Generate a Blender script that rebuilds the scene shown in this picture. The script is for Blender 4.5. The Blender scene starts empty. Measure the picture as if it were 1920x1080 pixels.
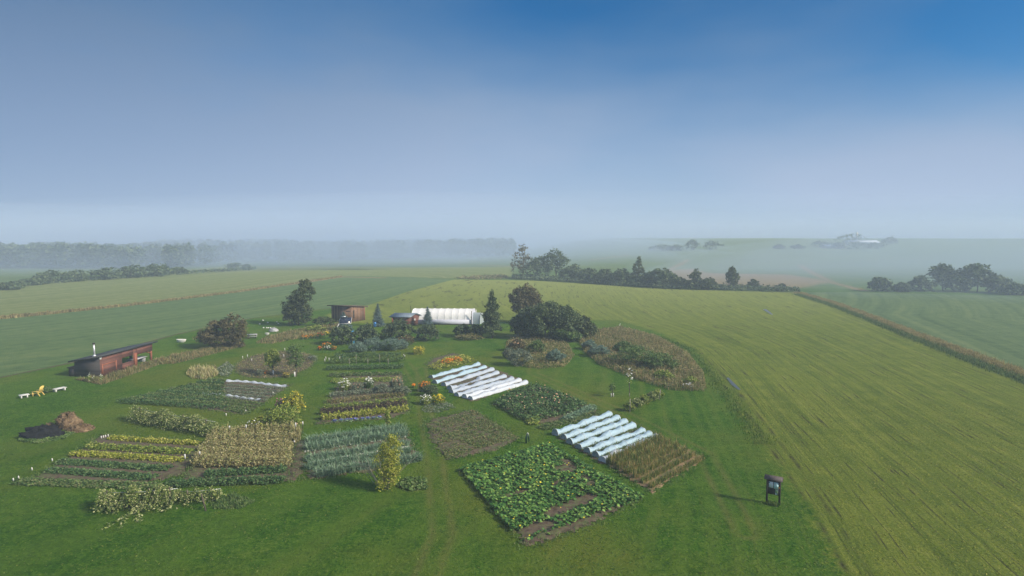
import bpy, math, random
import numpy as np
rng = np.random.default_rng(7); random.seed(7)
PI = math.pi; R = math.radians
sc = bpy.context.scene; COL = sc.collection
# ------------------------------------------------------------------ camera
H = 22.0; F = 1144.0; PITCH = R(5.0)
cd = bpy.data.cameras.new('camera'); cam = bpy.data.objects.new('camera', cd); COL.objects.link(cam)
cam.location = (0, 0, H); cam.rotation_euler = (PI/2 - PITCH, 0, 0)
cd.sensor_width = 36; cd.lens = 36*F/1920; cd.clip_start = 0.5; cd.clip_end = 9000
sc.camera = cam
# ------------------------------------------------------------------ world
SUN_AZ = R(112); SUN_EL = R(31)          # azimuth from +Y towards +X
w = bpy.data.worlds.new('World'); sc.world = w; w.use_nodes = True
nt = w.node_tree; nt.nodes.clear()
def wn(t, **k):
    n = nt.nodes.new(t)
    for a, b in k.items(): setattr(n, a, b)
    return n
out = wn('ShaderNodeOutputWorld'); bg = wn('ShaderNodeBackground'); nt.links.new(bg.outputs[0], out.inputs[0])
sky = wn('ShaderNodeTexSky', sky_type='NISHITA', sun_disc=False, sun_elevation=SUN_EL, sun_rotation=SUN_AZ,
         altitude=200, air_density=1.0, dust_density=0.3, ozone_density=3.0)
tint = wn('ShaderNodeMix', data_type='RGBA', blend_type='MULTIPLY'); tint.inputs[0].default_value = 1
nt.links.new(sky.outputs[0], tint.inputs[6]); tint.inputs[7].default_value = (0.115, 0.53, 0.80, 1)
tc = wn('ShaderNodeTexCoord'); sep = wn('ShaderNodeSeparateXYZ'); nt.links.new(tc.outputs['Generated'], sep.inputs[0])
def wm(op, a, b=None, c=None, clamp=False):
    n = wn('ShaderNodeMath', operation=op, use_clamp=clamp)
    for i, v in enumerate((a, b, c)):
        if v is None: continue
        if isinstance(v, (int, float)): n.inputs[i].default_value = v
        else: nt.links.new(v, n.inputs[i])
    return n.outputs[0]
mp = wn('ShaderNodeMapping'); nt.links.new(tc.outputs['Generated'], mp.inputs[0]); mp.inputs['Scale'].default_value = (1.3, 1.3, 4.0)
nz = wn('ShaderNodeTexNoise'); nz.inputs['Scale'].default_value = 1.05; nz.inputs['Detail'].default_value = 4; nz.inputs['Roughness'].default_value = .5
nt.links.new(mp.outputs[0], nz.inputs['Vector'])
# fog bank: thick at the horizon, thinning upwards, thinner to the right (+X)
e = wm('SUBTRACT', sep.outputs[2], 0.0)
base = wm('SUBTRACT', 1.0, wm('MULTIPLY', e, 2.3))
side = wm('MULTIPLY', sep.outputs[0], -0.9)
nn = wm('MULTIPLY', wm('SUBTRACT', nz.outputs['Fac'], 0.5), 2.2)
fac = wm('ADD', wm('ADD', base, side), wm('MULTIPLY', nn, wm('MULTIPLY', e, 4.2, clamp=True)), clamp=True)
dx_ = wm('SUBTRACT', sep.outputs[0], 0.60); dz_ = wm('SUBTRACT', sep.outputs[2], 0.09)          # a pale mist patch low on the right
pq = wm('ADD', wm('MULTIPLY', wm('MULTIPLY', dx_, dx_), 16.0), wm('MULTIPLY', wm('MULTIPLY', dz_, dz_), 110.0))
fac = wm('ADD', fac, wm('MULTIPLY', wm('POWER', 2.718, wm('MULTIPLY', pq, -1.0)), 0.75), clamp=True)
fac = wm('SMOOTH_MIN', fac, 0.97, 0.15)
fog = wn('ShaderNodeMix', data_type='RGBA')
nt.links.new(fac, fog.inputs[0]); nt.links.new(tint.outputs[2], fog.inputs[6])
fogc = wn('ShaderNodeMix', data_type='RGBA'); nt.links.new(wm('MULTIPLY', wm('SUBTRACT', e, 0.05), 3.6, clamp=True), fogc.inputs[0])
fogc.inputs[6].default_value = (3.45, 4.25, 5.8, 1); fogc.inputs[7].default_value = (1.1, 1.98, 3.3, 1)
sidec = wn('ShaderNodeMix', data_type='RGBA', blend_type='MULTIPLY'); sidec.inputs[0].default_value = 1; nt.links.new(fogc.outputs[2], sidec.inputs[6])
cmb = wn('ShaderNodeCombineXYZ'); sx = wm('ADD', wm('MULTIPLY', sep.outputs[0], 0.42), 1.0, clamp=False); sx = wm('MINIMUM', wm('MAXIMUM', sx, 0.7), 1.0)
nt.links.new(wm('POWER', sx, 1.3), cmb.inputs[0]); nt.links.new(sx, cmb.inputs[1]); nt.links.new(wm('POWER', sx, .7), cmb.inputs[2])
nt.links.new(cmb.outputs[0], sidec.inputs[7]); nt.links.new(sidec.outputs[2], fog.inputs[7])
# unseen sky overhead (outside the picture), brightened as added soft fill light
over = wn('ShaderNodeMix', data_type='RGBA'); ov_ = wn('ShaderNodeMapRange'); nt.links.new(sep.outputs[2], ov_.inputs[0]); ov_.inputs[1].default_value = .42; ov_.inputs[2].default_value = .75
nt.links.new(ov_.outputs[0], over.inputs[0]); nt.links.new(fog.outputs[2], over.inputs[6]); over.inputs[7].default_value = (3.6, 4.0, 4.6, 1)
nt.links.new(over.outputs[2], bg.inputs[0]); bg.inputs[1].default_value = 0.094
# ------------------------------------------------------------------ sun
ld = bpy.data.lights.new('sun', 'SUN'); ld.energy = 5.0; ld.angle = R(8); ld.color = (1.0, 0.88, 0.70)
sun = bpy.data.objects.new('sun', ld); COL.objects.link(sun); sun.location = (80, 30, 60)
sun.rotation_euler = (PI/2 - SUN_EL, 0, -SUN_AZ + PI)
sc.view_settings.view_transform = 'Standard'; sc.view_settings.look = 'None'
sc.view_settings.exposure = 0.46; sc.view_settings.gamma = 1.0
HAZE_DENSITY = 0.0008
try:
    sc.cycles.volume_bounces = 1; sc.cycles.max_bounces = 6; sc.cycles.transparent_max_bounces = 8
except Exception: pass
# ------------------------------------------------------------------ terrain and picture <-> ground
def sstep(a, b, t):
    t = np.clip((t-a)/(b-a), 0, 1); return t*t*(3-2*t)
def gz(x, y):
    x = np.asarray(x, float); y = np.asarray(y, float); r = np.hypot(x, y)
    az = x/np.maximum(np.abs(y), 1.0)
    hill = 15.5*sstep(360, 930, y)*sstep(-0.02, 0.16, az)
    und = 0.35*np.sin(x/37.)*np.sin(y/61.+1)*sstep(150, 260, r)
    return hill + und
CP, SP = math.cos(PITCH), math.sin(PITCH)
def G(px, py, up=0.0):
    """ground point seen at pixel (1920x1080 picture coordinates)"""
    a = (px-960)/F; b = -(py-540)/F
    d = np.array([a, CP + b*SP, -SP + b*CP])
    t0, t1 = 5.0, 2600.0
    f = lambda t: H + d[2]*t - up - float(gz(d[0]*t, d[1]*t))
    ts = np.geomspace(t0, t1, 400); prev = t0
    for t in ts:
        if f(t) < 0:
            lo, hi = prev, t
            for _ in range(30):
                m = (lo+hi)/2
                if f(m) < 0: hi = m
                else: lo = m
            t = hi; break
        prev = t
    x, y = d[0]*t, d[1]*t
    return np.array([x, y, float(gz(x, y))])
def S(p):
    """pixels per metre at a point"""
    return F/(p[1]*CP + (H-p[2])*SP)
# ------------------------------------------------------------------ tagging / objects
def tag(o, label=None, cat=None, group=None, kind=None):
    if label: o['label'] = label
    if cat: o['category'] = cat
    if group: o['group'] = group
    if kind: o['kind'] = kind
    return o
def empty(name, loc, label, cat, group=None, rz=0):
    o = bpy.data.objects.new(name, None); COL.objects.link(o); o.location = tuple(float(v) for v in loc); o.rotation_euler = (0, 0, rz)
    o.empty_display_size = .3
    return tag(o, label, cat, group)
ORD = ['first', 'second', 'third', 'fourth', 'fifth', 'sixth', 'seventh', 'eighth', 'ninth', 'tenth', 'eleventh', 'twelfth', 'thirteenth',
       'fourteenth', 'fifteenth', 'sixteenth', 'seventeenth', 'eighteenth', 'nineteenth', 'twentieth']
class MB:
    """collects faces in world or local coordinates; build() links ONE mesh"""
    def __init__(s): s.V = []; s.Fc = []; s.T = []; s.n = 0
    def add(s, verts, faces, tint=0.5):
        verts = np.asarray(verts, float); faces = np.asarray(faces, int)
        s.V.append(verts); s.Fc.append(faces + s.n); s.n += len(verts)
        s.T.append(np.full(len(faces), tint, float) if np.isscalar(tint) else np.asarray(tint, float))
    def quads(s, Q, tint):
        n = len(Q)
        if n: s.add(Q.reshape(-1, 3), np.arange(4*n).reshape(n, 4), tint)
    def box(s, c, size, rz=0, tint=0.5, rx=0, ry=0):
        x, y, z = [v/2 for v in size]
        v = np.array([[-x,-y,-z],[x,-y,-z],[x,y,-z],[-x,y,-z],[-x,-y,z],[x,-y,z],[x,y,z],[-x,y,z]])
        if rx: c_, s_ = math.cos(rx), math.sin(rx); v = v @ np.array([[1,0,0],[0,c_,s_],[0,-s_,c_]])
        if ry: c_, s_ = math.cos(ry), math.sin(ry); v = v @ np.array([[c_,0,-s_],[0,1,0],[s_,0,c_]])
        if rz: c_, s_ = math.cos(rz), math.sin(rz); v = v @ np.array([[c_,s_,0],[-s_,c_,0],[0,0,1]])
        s.add(v + np.array(c), [[0,3,2,1],[4,5,6,7],[0,1,5,4],[1,2,6,5],[2,3,7,6],[3,0,4,7]], tint)
    def hexa(s, v8, tint=0.5):
        s.add(v8, [[0,3,2,1],[4,5,6,7],[0,1,5,4],[1,2,6,5],[2,3,7,6],[3,0,4,7]], tint)
    def tube(s, pts, rad, n=6, tint=0.5, cap=True):
        pts = np.asarray(pts, float); k = len(pts); rad = np.broadcast_to(rad, (k,))
        d = np.gradient(pts, axis=0); d /= np.linalg.norm(d, axis=1)[:, None]+1e-9
        ref = np.where(np.abs(d[:, 2:3]) > .9, np.array([[1., 0, 0]]), np.array([[0, 0, 1.]]))
        u = np.cross(d, ref); u /= np.linalg.norm(u, axis=1)[:, None]+1e-9; v = np.cross(d, u)
        a = np.arange(n)*2*PI/n
        ring = pts[:, None] + rad[:, None, None]*(np.cos(a)[None, :, None]*u[:, None] + np.sin(a)[None, :, None]*v[:, None])
        f = []
        for i in range(k-1):
            for j in range(n): f.append([i*n+j, i*n+(j+1) % n, (i+1)*n+(j+1) % n, (i+1)*n+j])
        V = ring.reshape(-1, 3)
        if cap:
            V = np.vstack([V, pts[:1], pts[-1:]]); a0, b0 = k*n, k*n+1
            for j in range(0, n):
                f.append([a0, (j+1) % n, j, a0]); f.append([b0, (k-1)*n+j, (k-1)*n+(j+1) % n, b0])
        s.add(V, f, tint)
    def build(s, name, mat, parent=None, loc=None, smooth=False, local=False):
        V = np.vstack(s.V); Fc = np.vstack(s.Fc); T = np.concatenate(s.T)
        o_loc = np.zeros(3)
        if not local:
            if parent is not None: V = V - np.array(parent.location)
            elif loc is not None: o_loc = np.array(loc, float); V = V - o_loc
        elif loc is not None: o_loc = np.array(loc, float)
        if parent is not None and parent.rotation_euler.z and not local: raise ValueError('world coords under rotated parent')
        tri = Fc[:, 3] == Fc[:, 0]
        cnt = np.where(tri, 3, 4); start = np.concatenate([[0], np.cumsum(cnt)[:-1]])
        mask = np.ones(Fc.shape, bool); mask[tri, 3] = False
        li = Fc[mask]
        me = bpy.data.meshes.new(name); me.vertices.add(len(V)); me.vertices.foreach_set('co', V.astype(np.float32).ravel())
        me.loops.add(len(li)); me.loops.foreach_set('vertex_index', li.astype(np.int32))
        me.polygons.add(len(Fc)); me.polygons.foreach_set('loop_start', start.astype(np.int32))
        if smooth: me.polygons.foreach_set('use_smooth', np.ones(len(Fc), bool))
        at = me.attributes.new('tint', 'FLOAT', 'FACE'); at.data.foreach_set('value', T.astype(np.float32))
        me.update(calc_edges=True); me.validate()
        me.materials.append(mat)
        o = bpy.data.objects.new(name, me); COL.objects.link(o)
        if parent is not None: o.parent = parent
        else: o.location = tuple(o_loc)
        return o
def unit(v): return v/(np.linalg.norm(v, axis=-1, keepdims=True)+1e-9)
def leaves(mb, P, size, up=0.4, aspect=0.55, tint=None, var=0.35):
    n = len(P)
    if n == 0: return
    N = rng.normal(size=(n, 3)); N[:, 2] = np.abs(N[:, 2]) + up*2; N = unit(N)
    A = unit(np.cross(N, rng.normal(size=(n, 3)))); B = np.cross(N, A)
    L = (size*(1-var+2*var*rng.random(n)))[:, None]
    P = np.asarray(P)
    Q = np.stack([P-A*L, P-B*L*aspect+A*L*.15, P+A*L, P+B*L*aspect+A*L*.15], 1)
    mb.quads(Q, rng.random(n) if tint is None else tint)
def blades(mb, P, h, wd, lean=0.35, tint=None, curl=0.5, az=None):
    """grass / leek blades: two bent segments"""
    n = len(P)
    if n == 0: return
    P = np.asarray(P); a = rng.random(n)*2*PI if az is None else az + rng.normal(size=n)*.5
    D = np.stack([np.cos(a), np.sin(a), np.zeros(n)], 1); Wd = np.stack([-np.sin(a), np.cos(a), np.zeros(n)], 1)*(wd/2)
    hh = (h*(.6+.7*rng.random(n)))[:, None]; ln = (lean*rng.random(n))[:, None]
    M = P + D*hh*ln*.5 + np.array([0, 0, 1.])*hh*.62
    T = P + D*hh*(ln+curl*ln+.05) + np.array([0, 0, 1.])*hh*(1-.35*ln)
    t = rng.random(n) if tint is None else tint
    mb.quads(np.stack([P-Wd, P+Wd, M+Wd*.8, M-Wd*.8], 1), t)
    mb.quads(np.stack([M-Wd*.8, M+Wd*.8, T+Wd*.15, T-Wd*.15], 1), t)
# ------------------------------------------------------------------ materials
def NT(name):
    m = bpy.data.materials.new(name); m.use_nodes = True; t = m.node_tree
    return m, t, t.nodes['Principled BSDF'], t.nodes['Material Output']
class TN:
    def __init__(s, t): s.t = t
    def n(s, k, **kw):
        x = s.t.nodes.new(k)
        for a, b in kw.items(): setattr(x, a, b)
        return x
    def L(s, a, b): s.t.links.new(a, b)
    def put(s, i, v):
        if hasattr(v, 'is_output'): s.L(v, i)
        elif isinstance(v, (tuple, list)) and len(v) == 3 and i.type == 'RGBA': i.default_value = (*v, 1)
        else: i.default_value = v
    def math(s, op, a, b=0., clamp=False):
        x = s.n('ShaderNodeMath', operation=op, use_clamp=clamp); s.put(x.inputs[0], a); s.put(x.inputs[1], b); return x.outputs[0]
    def mix(s, f, a, b, bt='MIX'):
        x = s.n('ShaderNodeMix', data_type='RGBA', blend_type=bt); s.put(x.inputs[0], f); s.put(x.inputs[6], a); s.put(x.inputs[7], b); return x.outputs[2]
    def attr(s, name):
        x = s.n('ShaderNodeAttribute', attribute_name=name); return x.outputs['Fac']
    def pos(s): return s.n('ShaderNodeNewGeometry').outputs['Position']
    def obj(s): return s.n('ShaderNodeTexCoord').outputs['Object']
    def noise(s, vec, scale, detail=3, rough=.55, mapscale=None, dist=0):
        if mapscale is not None:
            mp = s.n('ShaderNodeMapping'); s.L(vec, mp.inputs[0]); mp.inputs['Scale'].default_value = mapscale; vec = mp.outputs[0]
        x = s.n('ShaderNodeTexNoise'); s.L(vec, x.inputs['Vector']); x.inputs['Scale'].default_value = scale
        x.inputs['Detail'].default_value = detail; x.inputs['Roughness'].default_value = rough; x.inputs['Distortion'].default_value = dist
        return x.outputs['Fac']
    def ramp(s, f, stops):
        x = s.n('ShaderNodeValToRGB'); s.put(x.inputs[0], f); r = x.color_ramp
        while len(r.elements) < len(stops): r.elements.new(.5)
        for e_, (p, c) in zip(r.elements, stops): e_.position = p; e_.color = (*c, 1) if len(c) == 3 else c
        return x.outputs[0]
    def gain(s, f, lo, hi):
        x = s.n('ShaderNodeMapRange', clamp=True); s.put(x.inputs[0], f); x.inputs[1].default_value = lo; x.inputs[2].default_value = hi; return x.outputs[0]
    def bump(s, h, strength, dist, bsdf):
        x = s.n('ShaderNodeBump'); s.put(x.inputs['Height'], h); x.inputs['Strength'].default_value = strength; x.inputs['Distance'].default_value = dist
        s.L(x.outputs[0], bsdf.inputs['Normal'])
def leafmat(name, stops, trans=0.25, rough=.6, clump=0.0, cscale=1.5):
    """per-leaf tint picks a colour from the ramp; clump adds real variation between sprays"""
    m, t, b, o = NT(name); T = TN(t)
    f = T.attr('tint')
    if clump:
        nz_ = T.noise(T.pos(), cscale, 2)
        f = T.math('ADD', f, T.math('MULTIPLY', T.math('SUBTRACT', nz_, .5), clump), clamp=True)
    k = len(stops); c = T.ramp(f, [(i/(k-1), s_) for i, s_ in enumerate(stops)])
    T.L(c, b.inputs['Base Color']); b.inputs['Roughness'].default_value = rough; b.inputs['Specular IOR Level'].default_value = .12
    if trans:
        tr = T.n('ShaderNodeBsdfTranslucent'); T.L(c, tr.inputs[0]); mx = T.n('ShaderNodeMixShader'); mx.inputs[0].default_value = trans
        T.L(b.outputs[0], mx.inputs[1]); T.L(tr.outputs[0], mx.inputs[2]); T.L(mx.outputs[0], o.inputs[0])
    return m
def surf(name, c1, c2, scale=3, rough=.8, mapscale=None, bump=.3, bdist=.02, metal=0, spec=.3, detail=4):
    m, t, b, o = NT(name); T = TN(t)
    f = T.noise(T.obj(), scale, detail, .6, mapscale)
    cc_ = T.ramp(f, [(.3, c1), (.7, c2)])
    if 'soil' in name: cc_ = T.mix(T.math('MULTIPLY', T.gain(T.noise(T.pos(), 1.1, 6, .75), .47, .60), .75), cc_, (.07,.10,.03))
    T.L(cc_, b.inputs['Base Color'])
    b.inputs['Roughness'].default_value = rough; b.inputs['Metallic'].default_value = metal; b.inputs['Specular IOR Level'].default_value = spec
    if bump: T.bump(f, bump, bdist, b)
    return m
M = {}
M['dark_leaf'] = leafmat('dark_leaf', [(.03,.055,.03),(.085,.13,.06),(.18,.23,.11)], clump=1.0, cscale=.7)
M['tree_leaf'] = leafmat('tree_leaf', [(.028,.045,.02),(.075,.105,.04),(.15,.18,.075)], clump=1.0, cscale=.7)
M['brown_leaf'] = leafmat('brown_leaf', [(.045,.045,.025),(.12,.11,.055),(.21,.18,.09)], clump=1.0, cscale=.7)
M['mid_leaf'] = leafmat('mid_leaf', [(.035,.08,.022),(.07,.14,.035),(.13,.21,.06),(.2,.25,.1)], clump=0.8)
M['bright_leaf'] = leafmat('bright_leaf', [(.06,.12,.02),(.14,.22,.035),(.26,.33,.06),(.38,.38,.12)], clump=0.7)
M['yellow_leaf'] = leafmat('yellow_leaf', [(.09,.14,.015),(.22,.27,.025),(.38,.40,.06),(.5,.46,.16)], clump=0.7)
M['pale_leaf'] = leafmat('pale_leaf', [(.045,.085,.02),(.10,.16,.035),(.24,.29,.08),(.58,.58,.33)], clump=.7)
M['crop_dark'] = leafmat('crop_dark', [(.022,.06,.022),(.05,.12,.04),(.10,.18,.06),(.17,.23,.10)], clump=0.7)
M['crop_mid'] = leafmat('crop_mid', [(.04,.09,.025),(.08,.15,.045),(.15,.22,.07),(.22,.22,.11)], clump=0.8)
M['leek_leaf'] = leafmat('leek_leaf', [(.06,.13,.075),(.13,.22,.13),(.29,.38,.26)], trans=.1, rough=.45)
M['dry_leaf'] = leafmat('dry_leaf', [(.16,.13,.06),(.36,.33,.13),(.62,.55,.32),(.24,.32,.08)], clump=.7, trans=.4)
M['dry_grass'] = leafmat('dry_grass', [(0.153, 0.145, 0.06), (0.289, 0.246, 0.102), (0.459, 0.391, 0.187)], clump=.7, cscale=.3, trans=0.4)
M['weed'] = leafmat('weed', [(.07,.10,.03),(.16,.19,.06),(.36,.31,.15),(.30,.21,.11),(.15,.20,.06),(.42,.34,.19)], clump=1.1, cscale=.35, trans=.4)
M['blue_weed'] = leafmat('blue_weed', [(0.075, 0.135, 0.105), (0.15, 0.232, 0.18), (0.285, 0.375, 0.3)], clump=.5, trans=0.4)
M['grey_leaf'] = leafmat('grey_leaf', [(.06,.10,.06),(.13,.18,.12),(.26,.30,.22),(.2,.19,.12)], clump=0.7)
M['pumpkin_leaf'] = leafmat('pumpkin_leaf', [(.022,.075,.018),(.05,.14,.03),(.11,.23,.05),(.22,.34,.08)], trans=.15, clump=0.6, cscale=.25)
M['purple_leaf'] = leafmat('purple_leaf', [(0.04, 0.032, 0.029), (0.096, 0.064, 0.056), (0.144, 0.128, 0.064)])
M['maize_leaf'] = leafmat('maize_leaf', [(.07,.13,.03),(.14,.20,.05),(.27,.25,.08),(.44,.33,.15)], clump=.9, cscale=.8, trans=.4)
M['spruce_needle'] = leafmat('spruce_needle', [(.05,.09,.09),(.09,.15,.15),(.18,.25,.25)], trans=.05)
M['lawn_tuft'] = leafmat('lawn_tuft', [(.018,.065,.004),(.045,.12,.01),(.09,.15,.016),(.15,.19,.04)], clump=1.3, cscale=.05)
M['stubble'] = leafmat('stubble', [(.06,.10,.008),(.16,.19,.018),(.30,.30,.055)], clump=.5, cscale=.3)
for nme, c in dict(white=(.85,.86,.8), orange=(.85,.30,.02), yellow=(.80,.62,.05), red=(.62,.06,.02), pink=(.55,.12,.32), peach=(.65,.40,.26), blue=(.2,.22,.55)).items():
    M['petal_'+nme] = leafmat('petal_'+nme, [tuple(v*.7 for v in c), c, tuple(min(.9, v*1.15) for v in c)], trans=.2)
M['bark'] = surf('bark', (.05,.04,.03), (.13,.11,.085), 8, .9, (1,1,.2), .6)
M['stem'] = surf('stem', (.16,.15,.12), (.34,.32,.27), 8, .8, (1,1,.3), .2)
M['soil'] = surf('soil', (.05,.036,.026), (.13,.094,.066), 2.2, .95, None, .9, .06, detail=8)
M['straw_soil'] = surf('straw_soil', (.14,.09,.05), (.30,.20,.11), 2.5, .95, None, .9, .06, detail=8)
def planks(name, c1, c2, pw=.2, vertical=True, axis=0):
    m, t, b, o = NT(name); T = TN(t); v = T.obj()
    sp_ = T.n('ShaderNodeSeparateXYZ'); T.L(v, sp_.inputs[0])
    u = T.math('ADD', sp_.outputs[0], sp_.outputs[1]) if vertical else sp_.outputs[2]
    k = T.math('DIVIDE', u, pw); fl = T.math('FLOOR', k); fr = T.math('FRACT', k)
    wn_ = T.n('ShaderNodeTexWhiteNoise', noise_dimensions='1D'); T.L(fl, wn_.inputs['W'])
    g = T.noise(v, 5, 5, .6, (3, 3, .35) if vertical else (.35, .35, 5))
    f = T.math('ADD', T.math('MULTIPLY', wn_.outputs[0], .6), T.math('MULTIPLY', g, .5))
    c = T.ramp(f, [(.2, c1), (.85, c2)]); gap = T.math('LESS_THAN', fr, .07)
    T.L(T.mix(gap, c, tuple(q*.25 for q in c1)), b.inputs['Base Color']); b.inputs['Roughness'].default_value = .8
    T.bump(T.math('SUBTRACT', g, gap), .5, .02, b)
    return m
M['red_plank'] = planks('red_plank', (.07,.028,.022), (.16,.062,.044), .2, False)
M['red_trim'] = surf('red_trim', (.20,.07,.04), (.30,.11,.065), 6)
M['brown_plank'] = planks('brown_plank', (.10,.055,.035), (.24,.14,.085), .25)
M['dark_plank'] = planks('dark_plank', (.022,.02,.022), (.05,.045,.047), .2, False)
M['dark_wood'] = surf('dark_wood', (.014,.012,.011), (.035,.03,.027), 8)
M['shingle'] = surf('shingle', (.05,.043,.046), (.12,.10,.105), 9, .9, (1,1,2), .8, .02)
M['roof_dark'] = surf('roof_dark', (.02,.023,.026), (.05,.055,.06), 1.2, .6)
M['roof_brown'] = surf('roof_brown', (.07,.05,.04), (.14,.10,.08), 2, .8)
M['roof_metal'] = surf('roof_metal', (.16,.21,.27), (.26,.32,.38), .8, .4, (6,.3,1), .3, metal=.4)
M['steel'] = surf('steel', (.5,.52,.55), (.75,.77,.8), 3, .35, metal=.6)
M['white_paint'] = surf('white_paint', (.5,.5,.49), (.7,.7,.69), 4, .5, bump=.1)
M['yellow_paint'] = surf('yellow_paint', (.6,.42,.1), (.78,.58,.18), 4, .5, bump=.1)
M['blue_plastic'] = surf('blue_plastic', (.01,.12,.42), (.02,.24,.62), 3, .3, bump=.05, spec=.5)
M['cyan_plastic'] = surf('cyan_plastic', (.02,.2,.42), (.05,.32,.58), 3, .3, bump=.05, spec=.5)
M['panel_glass'] = surf('panel_glass', (.01,.015,.035), (.02,.03,.06), 2, .15, bump=0, spec=.6)
M['paper'] = surf('paper', (.5,.85,.9), (.75,.9,.92), 5, .5, bump=0)
M['paper_white'] = surf('paper_white', (.75,.8,.85), (.85,.88,.9), 5, .5, bump=0)
M['ink'] = surf('ink', (.12,.2,.3), (.2,.35,.42), 9, .5, bump=0)
M['photo_green'] = surf('photo_green', (.08,.2,.06), (.5,.6,.45), 7, .5, bump=0)
M['tarp'] = surf('tarp', (.004,.005,.007), (.012,.014,.018), 3, .9, bump=.9, bdist=.15)
M['compost'] = surf('compost', (.01,.01,.009), (.03,.028,.025), 5, .95, bump=1, bdist=.15)
M['rock'] = surf('rock', (.2,.2,.22), (.42,.43,.46), 2, .85, bump=.6)
M['ink_orange'] = surf('ink_orange', (.7,.3,.03), (.8,.4,.05), 5)
M['steel_dark'] = surf('dark_green_metal', (.006,.03,.016), (.015,.06,.035), 5, .4)
def fabric(name, col, tr, dens=1.0):
    m, t, b, o = NT(name); T = TN(t); v = T.obj()
    f = T.noise(v, 4.5, 6, .7, (1, 1, 1)); d = T.noise(v, .7, 2)
    c = T.mix(T.math('MULTIPLY', d, .6), col, tuple(q*.8 for q in col))
    T.L(c, b.inputs['Base Color']); b.inputs['Roughness'].default_value = .6; T.bump(f, .9, .14, b)
    tl = T.n('ShaderNodeBsdfTranslucent'); T.L(c, tl.inputs[0]); mx = T.n('ShaderNodeMixShader'); mx.inputs[0].default_value = tr
    T.L(b.outputs[0], mx.inputs[1]); T.L(tl.outputs[0], mx.inputs[2]); T.L(mx.outputs[0], o.inputs[0])
    return m
M['cover_fabric'] = fabric('cover_fabric', (.42,.59,.72), .2)
M['cover_bright'] = fabric('cover_bright', (.64,.70,.80), .2)
M['cover_mauve'] = fabric('cover_mauve', (.46,.54,.66), .2)
M['tunnel_film'] = fabric('tunnel_film', (.9,.9,.92), .15)
M['tunnel_curtain'] = fabric('tunnel_curtain', (.60,.63,.76), .15)
M['grey_film'] = fabric('grey_film', (.36,.43,.46), .15)
mw, tw, bw, ow = NT('puddle_water'); bw.inputs['Base Color'].default_value = (.05,.06,.06,1); bw.inputs['Roughness'].default_value = .3; bw.inputs['Specular IOR Level'].default_value = .3; M['water'] = mw
# ------------------------------------------------------------------ ground
def W(pts): return np.array([G(*p)[:2] for p in pts])
def seg_dist(P, line):
    best = np.full(len(P), 1e9); sgn = np.ones(len(P))
    for a, b in zip(line[:-1], line[1:]):
        ab = b-a; t = np.clip(((P-a) @ ab)/(ab @ ab), 0, 1); q = a+t[:, None]*ab; d = np.hypot(*(P-q).T)
        cr = ab[0]*(P[:, 1]-a[1]) - ab[1]*(P[:, 0]-a[0])
        k = d < best-1e-6; best[k] = d[k]; sgn[k] = np.where(cr[k] > 0, 1, -1)
    return best, sgn
def poly_mask(P, poly, soft):
    poly = np.asarray(poly); x, y = P.T; ins = np.zeros(len(P), bool); j = len(poly)-1
    for i in range(len(poly)):
        xi, yi = poly[i]; xj, yj = poly[j]
        c = ((yi > y) != (yj > y)) & (x < (xj-xi)*(y-yi)/(yj-yi+1e-12)+xi); ins ^= c; j = i
    d, _ = seg_dist(P, np.vstack([poly, poly[:1]]))
    return np.clip(.5 + np.where(ins, d, -d)/(2*soft), 0, 1)
ang = np.concatenate([np.arange(-180, -50, 5), np.arange(-50, 50, .16), np.arange(50, 180, 5)])
rad = np.concatenate([[.5, 6, 12, 18, 24], np.geomspace(28, 620, 640), np.geomspace(640, 3100, 50)])
AA, RR = np.meshgrid(R(1)*ang, rad); GX = RR*np.sin(AA); GY = RR*np.cos(AA); P2 = np.stack([GX.ravel(), GY.ravel()], 1)
cA = W([(1085,533),(1110,570),(1160,600),(1240,625),(1300,655),(1345,705),(1400,790),(1470,890),(1530,985),(1575,1079)])
cA = np.vstack([cA, cA[-1] + (cA[-1]-cA[-2])*2])
cB = W([(1495,548),(1600,583),(1700,622),(1800,660),(1919,702)]); cB = np.vstack([cB, cB[-1] + (cB[-1]-cB[-2])*3])
cC = W([(-60,602),(60,591),(250,571),(450,546),(560,531),(640,519),(720,521)])
cL = W([(-60,722),(0,708),(140,679),(330,627),(470,597),(600,580),(700,568)])
dA, sA = seg_dist(P2, cA); dB, sB = seg_dist(P2, cB); dA = dA*sA
dC, sC = seg_dist(P2, cC)
strk = dA/(np.abs(dA)+dB+1e-3)*90
HAY = W([(1160,600),(1240,625),(1300,655),(1345,705),(1400,790),(1470,890),(1530,985),(1575,1079)])
HAY = np.vstack([HAY, [HAY[-1]+(HAY[-1]-HAY[-2])*2.5], [[110, -10], [240, 30]], W([(1919,702),(1700,622),(1600,583),(1495,548)]), W([(1300,543),(1180,537),(1000,526),(850,524)]),
                 W([(760,548),(690,572),(610,590),(640,606),(775,606),(905,606),(1000,600)])])
LEFT = np.vstack([W([(-500,860),(0,708),(140,679),(330,627),(470,597),(600,580),(690,572),(760,548),(850,524),(700,518),(640,517),(450,545),(250,571),(0,598)]), [[-420, 150]]])
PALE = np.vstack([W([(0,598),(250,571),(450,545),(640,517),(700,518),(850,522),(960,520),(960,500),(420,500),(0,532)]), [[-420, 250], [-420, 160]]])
RIGHT = np.vstack([W([(1919,702),(1700,622),(1600,583),(1495,548),(1600,548),(1919,556)]), [[400, 150]]])
DRYP = W([(1225,508),(1300,504),(1330,512),(1480,515),(1560,528),(1500,540),(1330,540)])
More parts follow.
